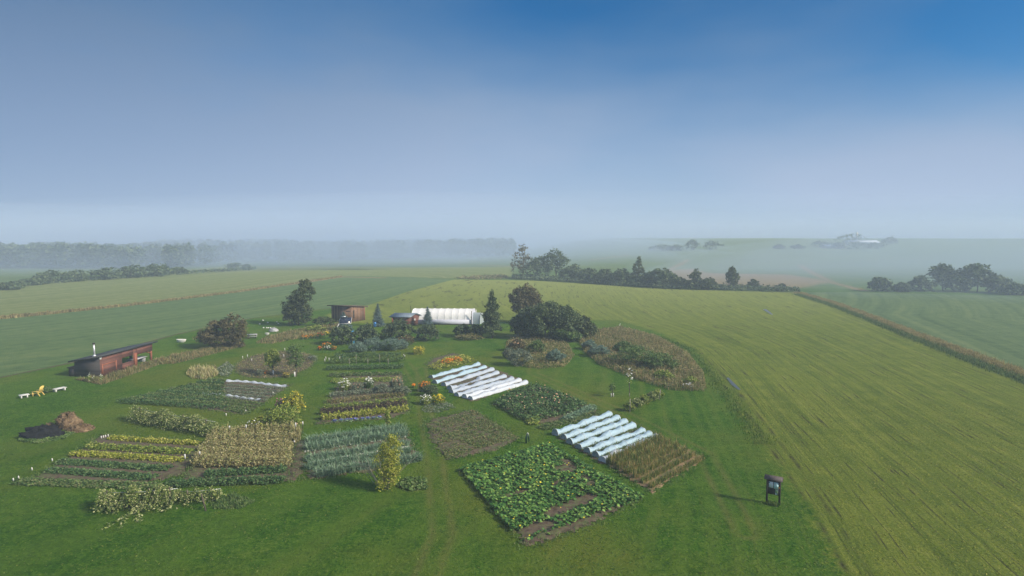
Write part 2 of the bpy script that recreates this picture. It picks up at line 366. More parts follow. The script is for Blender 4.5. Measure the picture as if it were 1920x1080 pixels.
at = {'m_hay': poly_mask(P2, HAY, 2.2), 'm_left': poly_mask(P2, LEFT, 1.0), 'm_pale': poly_mask(P2, PALE, 3), 'm_right': poly_mask(P2, RIGHT, 1.5),
      'm_dry': np.maximum(poly_mask(P2, DRYP, 9), np.clip(1.2-dC/(2.2+.004*RR.ravel()), 0, 1)*.9)}
for ln in ([(1110,487),(1180,478)], [(1500,497),(1560,530),(1620,545)], [(1250,508),(1290,487)], [(900,497),(1000,501)]):
    d_, _ = seg_dist(P2, W(ln)); at['m_dry'] = np.maximum(at['m_dry'], np.clip(1-d_/6, 0, 1)*.7)
dLn, _ = seg_dist(P2, cL); at['m_edge'] = np.clip(1-dLn/1.0, 0, 1)*.8
at['strk'] = strk; at['cdist'] = np.where(sC > 0, dC, -dC)
lane = np.zeros(len(P2))
for ln in ([(790,690),(795,760),(815,860),(830,1000),(800,1079)], [(1010,640),(1000,700),(1160,770),(1320,850),(1400,1000)], [(760,680),(785,720)]):
    d_, _ = seg_dist(P2, W(ln)); lane = np.maximum(lane, np.clip(1-np.abs(d_-.75)/.5, 0, 1))
at['m_lane'] = lane
dr_, _ = seg_dist(P2, W([(1290,648),(1345,700),(1372,730),(1405,770),(1480,870),(1560,990),(1612,1079)])); at['m_rut'] = np.clip(1-np.abs(dr_-.7)/.35, 0, 1)
gm, gt, gb, go = NT('grass_ground'); T = TN(gt); pos = T.pos()
n_big = T.noise(pos, .035, 4, .6); n_mid = T.noise(pos, .35, 5, .65); n_fine = T.gain(T.noise(pos, 4.5, 4, .8), .28, .72); n_tuft = T.gain(T.noise(pos, 1.5, 4, .75), .25, .75)
f0 = T.math('ADD', T.math('MULTIPLY', n_fine, .45), T.math('MULTIPLY', n_mid, .35)); f0 = T.math('ADD', f0, T.math('MULTIPLY', n_big, .35))
f0 = T.math('ADD', T.math('MULTIPLY', f0, .75), T.math('MULTIPLY', n_tuft, .25))
lawn = T.ramp(f0, [(.34, (.012,.045,.003)), (.50, (.032,.098,.006)), (.60, (.065,.145,.012)), (.74, (.13,.20,.03))])
lawn = T.mix(T.math('MULTIPLY', T.gain(n_big, .46, .6), T.math('ADD', T.math('MULTIPLY', n_tuft, .6), .35)), lawn, (.12,.14,.02))
lawn = T.mix(T.math('MULTIPLY', T.attr('m_lane'), n_mid), lawn, (.16,.15,.05))
cb = T.n('ShaderNodeCombineXYZ'); T.L(T.attr('strk'), cb.inputs[0]); sp2 = T.n('ShaderNodeSeparateXYZ'); T.L(pos, sp2.inputs[0]); T.L(T.math('MULTIPLY', sp2.outputs[1], .035), cb.inputs[1])
s1 = T.noise(cb.outputs[0], .55, 6, .7); s2 = T.noise(cb.outputs[0], 1.9, 3, .6)
s1 = T.gain(s1, .25, .75); fh = T.math('ADD', T.math('MULTIPLY', s1, .31), T.math('MULTIPLY', n_fine, .29)); fh = T.math('ADD', fh, T.math('MULTIPLY', n_mid, .40))
hay = T.ramp(fh, [(.32, (.06,.10,.014)), (.49, (.12,.165,.022)), (.62, (.185,.22,.035)), (.78, (.28,.28,.075))])
hay = T.mix(T.math('MULTIPLY', T.gain(sp2.outputs[1], 130, 290), .7), hay, (.27,.30,.075))
hay = T.mix(T.math('MULTIPLY', T.gain(s2, .56, .64), T.gain(n_mid, .42, .56)), hay, (.045,.05,.018))
hay = T.mix(T.math('MULTIPLY', T.attr('m_rut'), T.gain(n_mid, .42, .62)), hay, (.035,.035,.02))
cb2 = T.n('ShaderNodeCombineXYZ'); T.L(T.attr('cdist'), cb2.inputs[1]); T.L(T.math('MULTIPLY', sp2.outputs[0], .05), cb2.inputs[0])
s3 = T.noise(cb2.outputs[0], .3, 6, .7); fl_ = T.math('ADD', T.math('MULTIPLY', s3, .6), T.math('MULTIPLY', n_mid, .4))
left = T.ramp(fl_, [(.38, (.07,.12,.045)), (.5, (.10,.165,.06)), (.62, (.15,.20,.075))])
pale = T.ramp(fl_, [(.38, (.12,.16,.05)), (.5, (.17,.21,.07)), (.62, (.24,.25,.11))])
right = T.ramp(fl_, [(.38, (.07,.12,.055)), (.5, (.11,.17,.075)), (.62, (.16,.21,.09))])
ed = T.math('MULTIPLY', T.math('SUBTRACT', T.math('ADD', T.math('MULTIPLY', n_tuft, .5), T.math('MULTIPLY', n_mid, .5)), .5), 1.3)
def msk(a): return T.gain(T.math('ADD', T.attr(a), ed), .35, .65)
far = T.n('ShaderNodeVectorMath', operation='LENGTH'); T.L(pos, far.inputs[0])
base_c = T.mix(T.gain(far.outputs['Value'], 250, 420), lawn, right)
mow = T.n('ShaderNodeTexWave', wave_type='BANDS', bands_direction='X'); T.L(cb.outputs[0], mow.inputs[0]); mow.inputs['Scale'].default_value = .16; mow.inputs['Distortion'].default_value = 2.5; mow.inputs['Detail'].default_value = 2
base_c = T.mix(T.math('MULTIPLY', T.gain(mow.outputs['Fac'], .35, .9), .32), base_c, (.10,.17,.02)); base_c = T.mix(T.math('MULTIPLY', T.gain(s1, .55, .9), .5), base_c, (.13,.16,.03))
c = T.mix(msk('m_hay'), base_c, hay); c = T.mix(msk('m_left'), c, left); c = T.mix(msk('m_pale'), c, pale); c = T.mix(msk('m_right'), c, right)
c = T.mix(msk('m_edge'), c, (.10,.085,.05)); c = T.mix(msk('m_dry'), c, T.ramp(n_mid, [(.3, (.17,.14,.06)), (.7, (.30,.22,.11))]))
T.L(c, gb.inputs['Base Color']); gb.inputs['Roughness'].default_value = .9; gb.inputs['Specular IOR Level'].default_value = .04
T.bump(T.math('ADD', n_fine, T.math('MULTIPLY', T.math('ADD', n_tuft, T.math('MULTIPLY', s1, T.attr('m_hay'))), .8)), .9, .16, gb)
def grid_mesh(name, X, Y, Z, mat, attrs=None, wrap=False):
    nr, nc = X.shape; V = np.stack([X.ravel(), Y.ravel(), Z.ravel()], 1)
    i, j = np.meshgrid(np.arange(nr-1), np.arange(nc if wrap else nc-1), indexing='ij'); j2 = (j+1) % nc
    Fq = np.stack([i*nc+j, i*nc+j2, (i+1)*nc+j2, (i+1)*nc+j], -1).reshape(-1, 4)
    mb = MB(); mb.add(V, Fq[:, ::-1]); o = mb.build(name, mat, smooth=True)
    for k, v in (attrs or {}).items():
        a_ = o.data.attributes.new(k, 'FLOAT', 'POINT'); a_.data.foreach_set('value', v.astype(np.float32))
    return o
grd = grid_mesh('ground', GX, GY, gz(GX, GY), gm, at, wrap=True); tag(grd, kind='structure')
def noise1(x, y):
    return (np.sin(x*1.7+y*2.3)+np.sin(x*3.1-y*1.9+2)+np.sin(x*5.3+y*4.7+1)+np.sin(-x*7.9+y*9.1))/4
def soil(name, poly, mat='soil', step=.22, hgt=.06):
    pw = W(poly); mn, mx = pw.min(0)-.5, pw.max(0)+.5
    xs = np.arange(mn[0], mx[0], step); ys = np.arange(mn[1], mx[1], step); X, Y = np.meshgrid(xs, ys)
    P = np.stack([X.ravel(), Y.ravel()], 1); jit = (noise1(P[:, 0]*1.3, P[:, 1]*1.3)+noise1(P[:, 0]*4+5, P[:, 1]*4))*.4
    m = poly_mask(P, pw, 1.0); d = (m-.5)*2 + jit
    Z = gz(P[:, 0], P[:, 1]) + np.where(d > 0, .012, -.25) + np.clip(d, 0, 1)*hgt + np.maximum(d, 0)**.3*rng.random(len(P))*.05
    keep = d > -.15
    nr, nc = X.shape; K = keep.reshape(nr, nc); i, j = np.meshgrid(np.arange(nr-1), np.arange(nc-1), indexing='ij')
    ok = K[:-1, :-1] & K[1:, :-1] & K[:-1, 1:] & K[1:, 1:]; i, j = i[ok], j[ok]
    Fq = np.stack([i*nc+j, i*nc+j+1, (i+1)*nc+j+1, (i+1)*nc+j], -1)
    V = np.stack([P[:, 0], P[:, 1], Z], 1); used = np.unique(Fq); re = np.full(len(V), -1); re[used] = np.arange(len(used))
    mb = MB(); mb.add(V[used], re[Fq]); o = mb.build(name, M[mat], smooth=True); tag(o, kind='structure'); return pw
def in_poly(pw, n):
    pw = np.asarray(pw); mn, mx = pw.min(0), pw.max(0); out_ = np.zeros((0, 2))
    while len(out_) < n:
        P = mn + (mx-mn)*rng.random((n*2, 2)); out_ = np.vstack([out_, P[poly_mask(P, pw, .001) > .5]])
    return out_[:n]
def z0(P2_, up=0.0): return np.column_stack([P2_, gz(P2_[:, 0], P2_[:, 1])+up])
# puddles
for pts in ([(1362,709),(1366,708),(1380,722),(1389,731),(1384,731),(1372,722)], [(1430,580),(1437,580),(1450,590),(1446,590)]):
    pw = W(pts); mb = MB(); c0 = pw.mean(0); n_ = len(pw)
    V = np.vstack([z0(pw, .03), z0(c0[None], .03)]); mb.add(V, [[i, (i+1) % n_, n_, i] for i in range(n_)])
    tag(mb.build('puddle', M['water']), kind='structure')
# ------------------------------------------------------------------ plants: builders
def clumpy(c, r3, n, k=14, sig=.2, fill=.6):
    k = int(k*1.6); sig = sig*.78
    """points clustered round k centres in an ellipsoid, with gaps between"""
    D = unit(rng.normal(size=(k, 3))); D[:, 2] = np.abs(D[:, 2])*np.sign(rng.random(k)-.25)
    C = D*(fill+(1-fill)*rng.random((k, 1)))
    P = C[rng.integers(0, k, n)] + rng.normal(size=(n, 3))*sig*.75
    return np.asarray(c) + P*np.asarray(r3)
def limb(p0, p1, bend=.12, k=5):
    p0, p1 = np.asarray(p0, float), np.asarray(p1, float); L = np.linalg.norm(p1-p0); t = np.linspace(0, 1, k)[:, None]
    return p0 + (p1-p0)*t + np.sin(t*PI)*rng.normal(size=3)*bend*L*.5
SHAPES = {
 'round': [(0,0,.55,.42,.42,.36),(-.2,.1,.62,.28,.28,.26),(.22,-.05,.5,.26,.26,.3),(0,.1,.78,.26,.26,.22),(-.1,-.15,.38,.3,.3,.26)],
 'shrub': [(0,0,.42,.46,.46,.42),(-.24,.05,.34,.3,.3,.32),(.25,-.04,.34,.28,.28,.32),(.05,.1,.68,.27,.27,.26),(-.12,-.1,.6,.24,.24,.24)],
 'tall': [(0,0,.88,.16,.16,.13),(.06,0,.74,.27,.27,.16),(-.1,0,.58,.36,.36,.18),(.12,0,.46,.36,.36,.17),(-.16,0,.32,.42,.4,.18),(.12,0,.25,.36,.36,.16)],
 'lean': [(.24,0,.90,.2,.2,.13),(.22,0,.74,.3,.26,.16),(.06,0,.58,.36,.3,.17),(-.1,0,.4,.42,.34,.17),(-.2,0,.26,.34,.3,.15),(.1,0,.26,.34,.3,.16),(-.12,0,.12,.34,.3,.13),(.1,0,.1,.28,.28,.11)],
 'spread': [(.26,0,.62,.26,.3,.38),(.02,0,.5,.3,.3,.32),(-.26,0,.32,.26,.28,.26),(.3,0,.3,.2,.25,.28),(0,0,.25,.4,.3,.25)],
 'cone': [(0,0,.92,.09,.09,.1),(0,0,.78,.17,.17,.12),(.04,0,.63,.27,.27,.14),(-.04,0,.46,.34,.34,.15),(.05,0,.3,.42,.42,.16),(-.06,0,.2,.44,.44,.14)],
 'flame': [(.2,0,.9,.14,.14,.13),(.12,0,.76,.26,.26,.18),(-.12,0,.68,.16,.2,.15),(.03,0,.55,.34,.3,.2),(-.04,0,.36,.32,.3,.18),(.05,0,.2,.28,.28,.18),(-.05,0,.1,.26,.26,.12)],
 'column': [(.02,0,.85,.3,.3,.16),(0,0,.65,.4,.4,.2),(.05,0,.45,.4,.4,.2),(-.04,0,.3,.34,.34,.16)],
}
def tree(name, label, cat, px, py, wpx, hpx, shape='round', mat='tree_leaf', n=3000, leaf=.22, group=None, trunk=True, deep=None, clear=.0, sig=.2, k=14, bark='bark', flowers=None):
    if leaf < .35: n = int(n*1.9); leaf = leaf*.72
    p = G(px, py); s = S(p); Wd, Hh = wpx/s, hpx/s; dp = Wd if deep is None else deep*Wd
    t = empty(name, p, label, cat, group)
    lobes = SHAPES[shape]; vol = np.array([l[3]*l[4]*l[5] for l in lobes])**.75; vol /= vol.sum()
    mb = MB(); centers = []
    a = rng.random()*.5-.25
    for l, v in zip(lobes, vol):
        jx, jy = rng.normal(size=2)*.03
        c_ = p + np.array([(l[0]+jx)*Wd, (l[1]+jy)*dp, (clear+(1-clear)*l[2])*Hh]); centers.append(c_)
        P = clumpy(c_, (l[3]*Wd, l[4]*dp, l[5]*(1-clear)*Hh), int(n*v), k, sig)
        P[:, 2] = np.maximum(P[:, 2], p[2]+.04+leaf*.3*rng.random(len(P)))
        leaves(mb, P, np.full(len(P), leaf), .25)
    mb.build('crown', M[mat], t)
    tb = MB(); r0 = max(.03, min(.35, Hh*(.022 if trunk else .012)))
    top = p + np.array([np.mean([c_[0] for c_ in centers])-p[0], 0, Hh*.8])
    tb.tube(limb(p-np.array([0, 0, .1]), top, .05, 6), np.linspace(r0, r0*.25, 6), 6)
    for c_ in centers[:6]:
        st = p + (top-p)*rng.uniform(.15, .5); tb.tube(limb(st, c_, .15), np.linspace(r0*.55, r0*.15, 5), 5)
    tb.build('trunk' if trunk else 'stem', M[bark], t)
    if flowers:
        fm, fn, fs, lab = flowers; fb = MB()
        c_ = np.array([centers[i] for i in rng.integers(0, len(centers), fn)]); D = unit(rng.normal(size=(fn, 3))); D[:, 2] = np.abs(D[:, 2]); D[:, 1] = -np.abs(D[:, 1])
        leaves(fb, c_ + D*np.array([Wd*.36, dp*.36, Hh*.34]), np.full(fn, fs), 1.0, .9)
        fb.build('blossom_cluster', M[fm], t)['kind'] = 'stuff'
    return t
def spruce(label, px, py, wpx, hpx, n=22):
    p = G(px, py); s = S(p); Wd, Hh = wpx/s, hpx/s; t = empty('blue_spruce', p, label, 'spruce tree')
    mb = MB(); tb = MB(); tb.tube([p, p+[0, 0, Hh*.98]], [Hh*.02, .01], 6); tb.build('trunk', M['bark'], t)
    for i in range(n):
        f = i/(n-1); z = Hh*(.06+.9*f); rr = Wd/2*(1-f)**.85*(.88+.2*rng.random())+.04
        for q in range(11):
            a = rng.random()*2*PI; ln = rr*(.75+.35*rng.random()); m = max(4, int(ln*11))
            u = np.linspace(.1, 1, m)[:, None]; d = np.array([math.cos(a), math.sin(a), 0])
            P = p + [0, 0, z] + d*u*ln + np.array([0, 0, 1.])*(-.25*ln*u + .14*ln*u**2); P = np.repeat(P, 3, 0) + rng.normal(size=(m*3, 3))*[.07, .07, .04]
            leaves(mb, P, np.full(len(P), .13), .2, .35)
    mb.build('crown', M['spruce_needle'], t); return t
def line_pts(a, b, n, width):
    """points along the ground from pixel a to pixel b, spread over width metres"""
    A, B = G(*a)[:2], G(*b)[:2]; d = unit(B-A); nrm = np.array([-d[1], d[0]]); t = rng.random(n)
    return A + (B-A)*t[:, None] + nrm*((rng.random(n)-.5)*width)[:, None] + noise1(t*9, t*5)[:, None]*nrm*width*.15
def crop_row(label, a, b, mat='crop_dark', width=.9, h=.5, n=1600, leaf=.12, name='crop_row', cat='crop row', group='crop rows', tuft=0, gap=.0, style='leaf'):
    if style == 'leaf': n = int(n*1.6); leaf = leaf*.78
    P = line_pts(a, b, n, width); A, B = G(*a)[:2], G(*b)[:2]
    L = np.linalg.norm(B-A); t = ((P-A) @ (B-A))/L; lat = np.abs(((P-A)[:, 0]*(B-A)[1]-(P-A)[:, 1]*(B-A)[0])/L)/(width/2+1e-6)
    hump = np.sqrt(np.clip(1-np.minimum(lat, 1)**2*.75, .05, 1)); var = .78+.3*noise1(t*2.3, t*0+A[0]*3)+.32*noise1(t*8.1, t*0+A[1]*5); hump = hump*(.82+.36*rng.random(len(P)))
    if gap: keep = noise1(t*.9+A[1], t*.33) > (-1+2*gap); P, hump, var = P[keep], hump[keep], var[keep]
    o = (A+B)/2; mb = MB()
    if style == 'leaf':
        z = h*hump*var*(.25+.75*rng.random(len(P))**.5); leaves(mb, z0(P)+np.column_stack([z*0, z*0, z]), np.full(len(P), leaf), .5)
    else: blades(mb, z0(P, .01), h*hump*var, leaf, .8 if style == 'leek' else .35)
    ob = mb.build(name, M[mat], loc=(o[0], o[1], float(gz(*o)))); tag(ob, label, cat, group, 'stuff' if name == 'weed_row' else None); return ob
def patch(name, label, cat, poly, mat, n, h, leaf, style='leaf', kind=None, group=None, hf=None, up=.4, world=False):
    pw = np.asarray(poly) if world else W(poly); P = in_poly(pw, n); c0 = pw.mean(0); mb = MB()
    hh = h*(.65+.45*noise1(P[:, 0]*.7, P[:, 1]*.7)+.3*noise1(P[:, 0]*2.1+3, P[:, 1]*2.3))
    edge = np.clip((poly_mask(P, pw, 1.2)-.5)*2+.35, 0, 1); hh = np.maximum(hh, .15*h)*edge**.5
    if hf is not None: hh = hh*hf(P)
    if style == 'leaf':
        z = hh*(.3+.7*rng.random(n)**.5); leaves(mb, z0(P)+np.column_stack([z*0, z*0, z]), np.full(n, leaf), up)
    else: blades(mb, z0(P), hh, leaf, .4)
    ob = mb.build(name, M[mat], loc=(*c0, float(gz(*c0)))); tag(ob, label, None if kind else cat, group, kind); 
    if kind: ob['category'] = cat
    return ob
def flower_clump(label, px, py, wpx, hpx, fmat, leafm='mid_leaf', nf=60, n=500, fs=.09, fl_zone=.6, group=None):
    p = G(px, py); s = S(p); Wd, Hh = wpx/s, hpx/s; t = empty('flower_clump', p, label, 'flowers', group)
    mb = MB(); P = clumpy(p+[0, 0, Hh*.4], (Wd*.5, Wd*.4, Hh*.4), n, 9, .3); P[:, 2] = np.maximum(P[:, 2], p[2]+.03)
    leaves(mb, P, np.full(n, .10), .3); blades(mb, z0(P[:n//3, :2]), Hh*.8, .04, .3); mb.build('foliage', M[leafm], t)
    fb = MB(); a = rng.random(nf)*2*PI; r = np.sqrt(rng.random(nf))
    Q = p + np.column_stack([np.cos(a)*r*Wd*.5, np.sin(a)*r*Wd*.4, Hh*(fl_zone+(1.05-fl_zone)*rng.random(nf))*np.sqrt(np.clip(1.1-r*r*.7, .1, 1))])
    leaves(fb, Q, np.full(nf, fs), 1.2, .9); leaves(fb, Q+rng.normal(size=Q.shape)*.02, np.full(nf, fs*.8), .2, .9); fb.build('blossoms', M[fmat], t); return t
# ------------------------------------------------------------------ row covers
def row_cover(label, a, b, wd, ht, mat, group, nh=5, flat=0.0):
    A, B = G(*a), G(*b); L = np.linalg.norm(B-A); d = (B-A)/L; nrm = np.array([-d[1], d[0], 0]); root = empty('row_cover', A, label, 'row cover', group)
    n = 64; m = 15; t = np.linspace(0, 1, n); ph = rng.random()*2
    hv = 1+.08*rng.normal(size=nh); hoop_t = np.linspace(0, 1, nh)+np.r_[0, rng.normal(size=nh-2)*.025, 0]
    dist = np.min(np.abs(t[:, None]-hoop_t[None]), 1)*(nh-1)*2
    sag = 1-.33*np.clip(dist, 0, 1)**1.0*(.75+.6*np.sin(t*17+ph)) ; sag *= np.interp(t, hoop_t, hv); sag *= 1-.12*rng.random(n)*(dist > .2)
    if flat: sag *= np.where(np.abs(t-flat) < .22, .28, 1)
    wv = 1-.3*np.clip(dist, 0, 1)
    th = np.linspace(0, PI, m); X = np.zeros((n, m)); Y = X.copy(); Z = X.copy(); off = .05*np.sin(t*6+ph)*wd
    for j, q in enumerate(th):
        ct = math.copysign(abs(math.cos(q))**.75, math.cos(q)); s_ = ct*wd/2*wv*(1+.05*np.sin(t*40+j)) + off*.25; zz = (abs(math.sin(q))**.9)*ht*sag*(1+.04*rng.normal(size=n)+.04*np.sin(t*55+j*1.3+ph*9))
        X[:, j] = A[0]+d[0]*t*L+nrm[0]*s_; Y[:, j] = A[1]+d[1]*t*L+nrm[1]*s_; Z[:, j] = gz(X[:, j], Y[:, j])+zz+.02
    V = np.stack([X, Y, Z], -1)
    mb = MB(); i, j = np.meshgrid(np.arange(n-1), np.arange(m-1), indexing='ij'); mb.add(V.reshape(-1, 3), np.stack([i*m+j, (i+1)*m+j, (i+1)*m+j+1, i*m+j+1], -1).reshape(-1, 4))
    mb.build('fabric', M[mat], root, smooth=True)
    for e_, sg in ((0, 1), (n-1, -1)):
        eb = MB(); ring = V[e_] + d*.02*sg; cen = ring.mean(0)+d*.16*sg; eb.add(np.vstack([ring, cen]), [[k, k+1, m, k] for k in range(m-1)]+[[m-1, 0, m, m-1]]); eb.build('end_panel', M['grey_film' if sg > 0 and mat == 'cover_fabric' else mat], root)
    for h_ in hoop_t:
        k = min(n-1, int(round(h_*(n-1)))); hb = MB(); hb.tube(V[k]+[0, 0, .012], .022, 5); hb.build('hoop', M['white_paint'], root)
    return root
L1 = [((808,709),(897,685)),((815,719),(909,690)),((832,724),(923,695)),((843,731),(932,701)),((846,737),(946,708)),((856,743),(960,713)),((871,747),(974,715)),((882,750),(986,719))]
mt1 = ['cover_fabric','cover_fabric','cover_mauve','cover_mauve','cover_mauve','cover_mauve','cover_bright','cover_bright']
soil('soil_bed_small_tunnels', [(803,708),(898,680),(993,716),(884,755)])
for i, (a, b) in enumerate(L1):
    row_cover(f'pale row cover, {ORD[i]} from the back of the eight in the farther plot', a, b, .95, .52, mt1[i], 'row covers in the farther plot', 5, .36 if i == 3 else 0)
L2 = [((1041,817),(1143,779)),((1057,824),(1158,787)),((1068,833),(1172,794)),((1085,842),(1187,801)),((1101,850),(1205,811)),((1117,858),(1218,818)),((1129,867),(1231,825))]
soil('soil_bed_near_covers', [(1035,815),(1143,774),(1236,822),(1130,873)])
for i, (a, b) in enumerate(L2):
    row_cover(f'puffy white row cover, {ORD[i]} from the back of the seven beside the maize', a, b, .92, .62, 'cover_fabric' if i < 6 else 'cover_bright', 'row covers in the nearer plot', 5)
    if i < 6:
        q = L2[i+1]; crop_row(f'thin weedy greens in the gap behind the {ORD[i+1]} near row cover', ((a[0]+q[0][0])/2, (a[1]+q[0][1])/2), ((b[0]+q[1][0])/2, (b[1]+q[1][1])/2), 'crop_mid', .5, .42, 500, .1, group='weeds between the near row covers', name='weed_row', cat='weeds')
for lab, a, b in (('thin white strip of fabric lying slack along the back of the left plot', (425,716), (540,725)), ('thin white strip of fabric lying slack across the middle of the left plot', (379,741), (492,751))):
    A, B = G(*a), G(*b); t = np.linspace(0, 1, 40); P = A+(B-A)*t[:, None]; d = unit(B-A); nr_ = np.array([-d[1], d[0], 0]); P += nr_*(np.sin(t*5)*.35)[:, None]
    mb = MB(); X = []
    for s_, z_ in ((-.22, .03), (-.12, .22), (.03, .3), (.16, .18), (.24, .03)): X.append(P + nr_*(s_*(1+.4*np.sin(t*31+s_)))[:, None] + np.array([0, 0, 1.])*(z_*(.8+.5*np.sin(t*23+1)**2))[:, None])
    V = np.stack(X, 1); n, m = 40, 5; i, j = np.meshgrid(np.arange(n-1), np.arange(m-1), indexing='ij'); mb.add(V.reshape(-1, 3), np.stack([i*m+j, (i+1)*m+j, (i+1)*m+j+1, i*m+j+1], -1).reshape(-1, 4))
    tag(mb.build('fabric_strip', M['cover_bright'], loc=A, smooth=True), lab, 'row cover')
EDGES = []
_soil = soil
def soil(name, poly, mat='soil', **k):
    pw_ = _soil(name, poly, mat, **k); EDGES.append(pw_); return pw_
# ------------------------------------------------------------------ plots
SB = soil('soil_bed_front_left', [(55,900),(120,862),(190,815),(385,828),(350,890),(250,912),(120,905)])
soil('soil_path_left', [(350,895),(378,835),(405,822),(395,860),(385,905)])
rows_bl = [('pale yellow green bean row at the back of the front left plot', (205,824),(374,835),'yellow_leaf',.9,.5),
 ('yellowish leafy crop row second from the back of the front left plot', (165,840),(358,851),'bright_leaf',1.2,.6),
 ('lime leafy crop row third from the back of the front left plot', (135,853),(345,866),'yellow_leaf',1.1,.5),
 ('dark green carrot row in the middle of the front left plot', (108,868),(318,882),'crop_dark',1.2,.45),
 ('dark green carrot row near the front of the front left plot', (90,884),(290,899),'crop_dark',1.2,.45),
 ('overgrown grassy row along the front edge of the front left plot', (30,904),(300,914),'crop_mid',1.4,.35)]
for lab, a, b, m_, w_, h_ in rows_bl: crop_row(lab, a, b, m_, w_, h_, 2600, .13, group='rows of the front left plot')
for lab, a, b in (('dark green bushy row in front of the dried corn stand', (385,893),(537,884)), ('dark green bushy row nearest the lawn below the dried corn', (312,911),(533,903))):
    crop_row(lab, a, b, 'crop_dark', 1.2, .6, 3000, .12, group='dark rows below the dried corn')
soil('soil_bed_dried_corn', [(372,850),(400,822),(555,812),(548,895),(330,912)])
for i in range(5):
    f = i/4; a = (398-f*35, 822+f*52); b = (552-f*8, 812+f*66)
    ob = crop_row(f'tall row of dried tan corn and beans, {ORD[i]} from the back of the withered stand', a, b, 'dry_leaf', 1.25, 1.4, 4200, .10, name='dried_corn_row', group='dried corn rows')
soil('soil_path_middle', [(553,826),(578,823),(573,880),(560,900),(530,906)])
soil('soil_bed_leeks', [(574,832),(760,800),(785,858),(700,885),(575,900)])
lk = [((576,832),(758,806)),((574,845),(762,817)),((576,866),(765,836)),((574,880),(768,849)),((592,893),(790,862))]
for i, (a, b) in enumerate(lk):
    crop_row(f'blue green leek row, {ORD[i]} from the back of the leek plot', a, b, 'leek_leaf', 1.5 if i < 2 else 1.1, .95 if i < 2 else .85, 3600, .055, name='leek_row', cat='leek row', group='leek rows', style='leek')
    A, B = G(*a), G(*b); mb = MB(); t = np.linspace(0, 1, 90)+rng.normal(size=90)*.003; nr_ = np.array([.1, -1, 0])*.62
    for q in t:
        if noise1(q*9, i) < -.35: continue
        P = A+(B-A)*q+nr_; P[2] = float(gz(P[0], P[1])); mb.tube([P, P+[0, .05, .2]], .03, 5)
    if i < 3: tag(mb.build('leek_stems', M['petal_white'], loc=A), f'pale blanched stems lining the {ORD[i]} leek row from the back', 'leeks', kind='stuff')
crop_row('straw coloured dry mulch row behind the leeks', (592,823),(716,806), 'dry_leaf', .6, .3, 1500, .12, name='straw_row', cat='straw row')
# centre column
soil('soil_bed_centre', [(590,796),(604,778),(640,705),(755,700),(768,772),(735,785)])
cc = [('yellow green leafy row behind the blue cabbages', (602,788),(765,770),'yellow_leaf',1.3,.85,2600),
 ('purple red leafy row in the centre plot', (600,778),(762,760),'purple_leaf',.9,.9,1700),
 ('bright green row between the purple row and the grey row', (608,768),(762,752),'bright_leaf',1.2,.65,1800),
 ('grey brown seedy row behind the bright green row', (612,756),(758,742),'weed',1.2,.6,1500),
 ('dusky green row in front of the white flowers', (618,744),(758,732),'grey_leaf',1.4,.7,1500),
 ('green potato row behind the white flowers', (618,705),(752,703),'crop_mid',1.8,.6,1800),
 ('pale green low row close behind the white flowers', (622,716),(750,713),'bright_leaf',2.4,.5,2000),
 ('bushy green row fourth from the feathery asparagus', (612,693),(757,690),'crop_dark',1.8,.8,2200),
 ('tall green tomato row with stakes in the centre plot', (618,681),(757,677),'mid_leaf',1.8,1.1,2200),
 ('dark green row just before the feathery asparagus', (628,670),(752,668),'crop_dark',1.8,.9,1800)]
for lab, a, b, m_, w_, h_, n_ in cc: crop_row(lab, a, b, m_, w_, h_, n_, .13, group='rows of the centre plot')
for i, x in enumerate((628,640,650,658,667,680,690,701,711)):
    p = G(x, 790.5-(x-628)*.075); t = empty('cabbage', p, f'blue violet cabbage, {ORD[i]} from the left in the short row at the bed edge', 'cabbage', 'blue cabbages at the bed edge')
    for k, (rr, nm, mt) in enumerate(((.2, 'heart', 'petal_blue'), (.34, 'outer_leaves', 'leek_leaf'))):
        mb = MB(); n_ = 60; D = unit(rng.normal(size=(n_, 3))); D[:, 2] = np.abs(D[:, 2])*(.9 if k == 0 else .4); leaves(mb, p+[0, 0, .05]+D*rr*[1, 1, 1], np.full(n_, .13), .6, .8); mb.build(nm, M[mt], t)
for i, x in enumerate((655,668,690,712,728)):
    p = G(x, 690-(i % 2)*8); mb = MB(); mb.tube([p, p+[0, 0, 1.6]], .035, 5); tag(mb.build('garden_stake', M['stem'], loc=p), f'grey wooden stake, {ORD[i]} from the left among the tomato rows', 'stake', 'stakes among the tomatoes')
for i, (x, y, wp, hp) in enumerate([(672,660,34,20),(700,657,36,26),(732,657,40,25),(752,654,24,18)]):
    tree('asparagus_fern', f'feathery blue grey asparagus clump, {ORD[i]} from the left behind the tomatoes', 'asparagus', x, y, wp, hp, 'shrub', 'blue_weed', 2200, .14, 'asparagus clumps', trunk=False, bark='stem', sig=.3)
flower_clump('left of two white blooming phlox clumps behind the grey row', 646,732,22,22,'petal_white','bright_leaf',50,500,.14)
flower_clump('right of two white blooming phlox clumps behind the grey row', 692,728,18,20,'petal_white','mid_leaf',40,400,.14)
flower_clump('grey seedhead clump between the white phlox clumps', 670,734,22,20,'petal_peach','grey_leaf',15,700,.07)
flower_clump('peach white flower mound at the right end of the white flower row', 744,730,24,24,'petal_peach','grey_leaf',45,700,.10)
tree('silver_shrub', 'low silver grey shrub spilling onto the lane at the flower row end', 'shrub', 755,740,30,18,'shrub','grey_leaf',900,.12, trunk=False, bark='stem')
tree('silver_shrub', 'grey green shrub between the right phlox and the peach mound', 'shrub', 716,736,30,18,'shrub','grey_leaf',1000,.12, trunk=False, bark='stem')
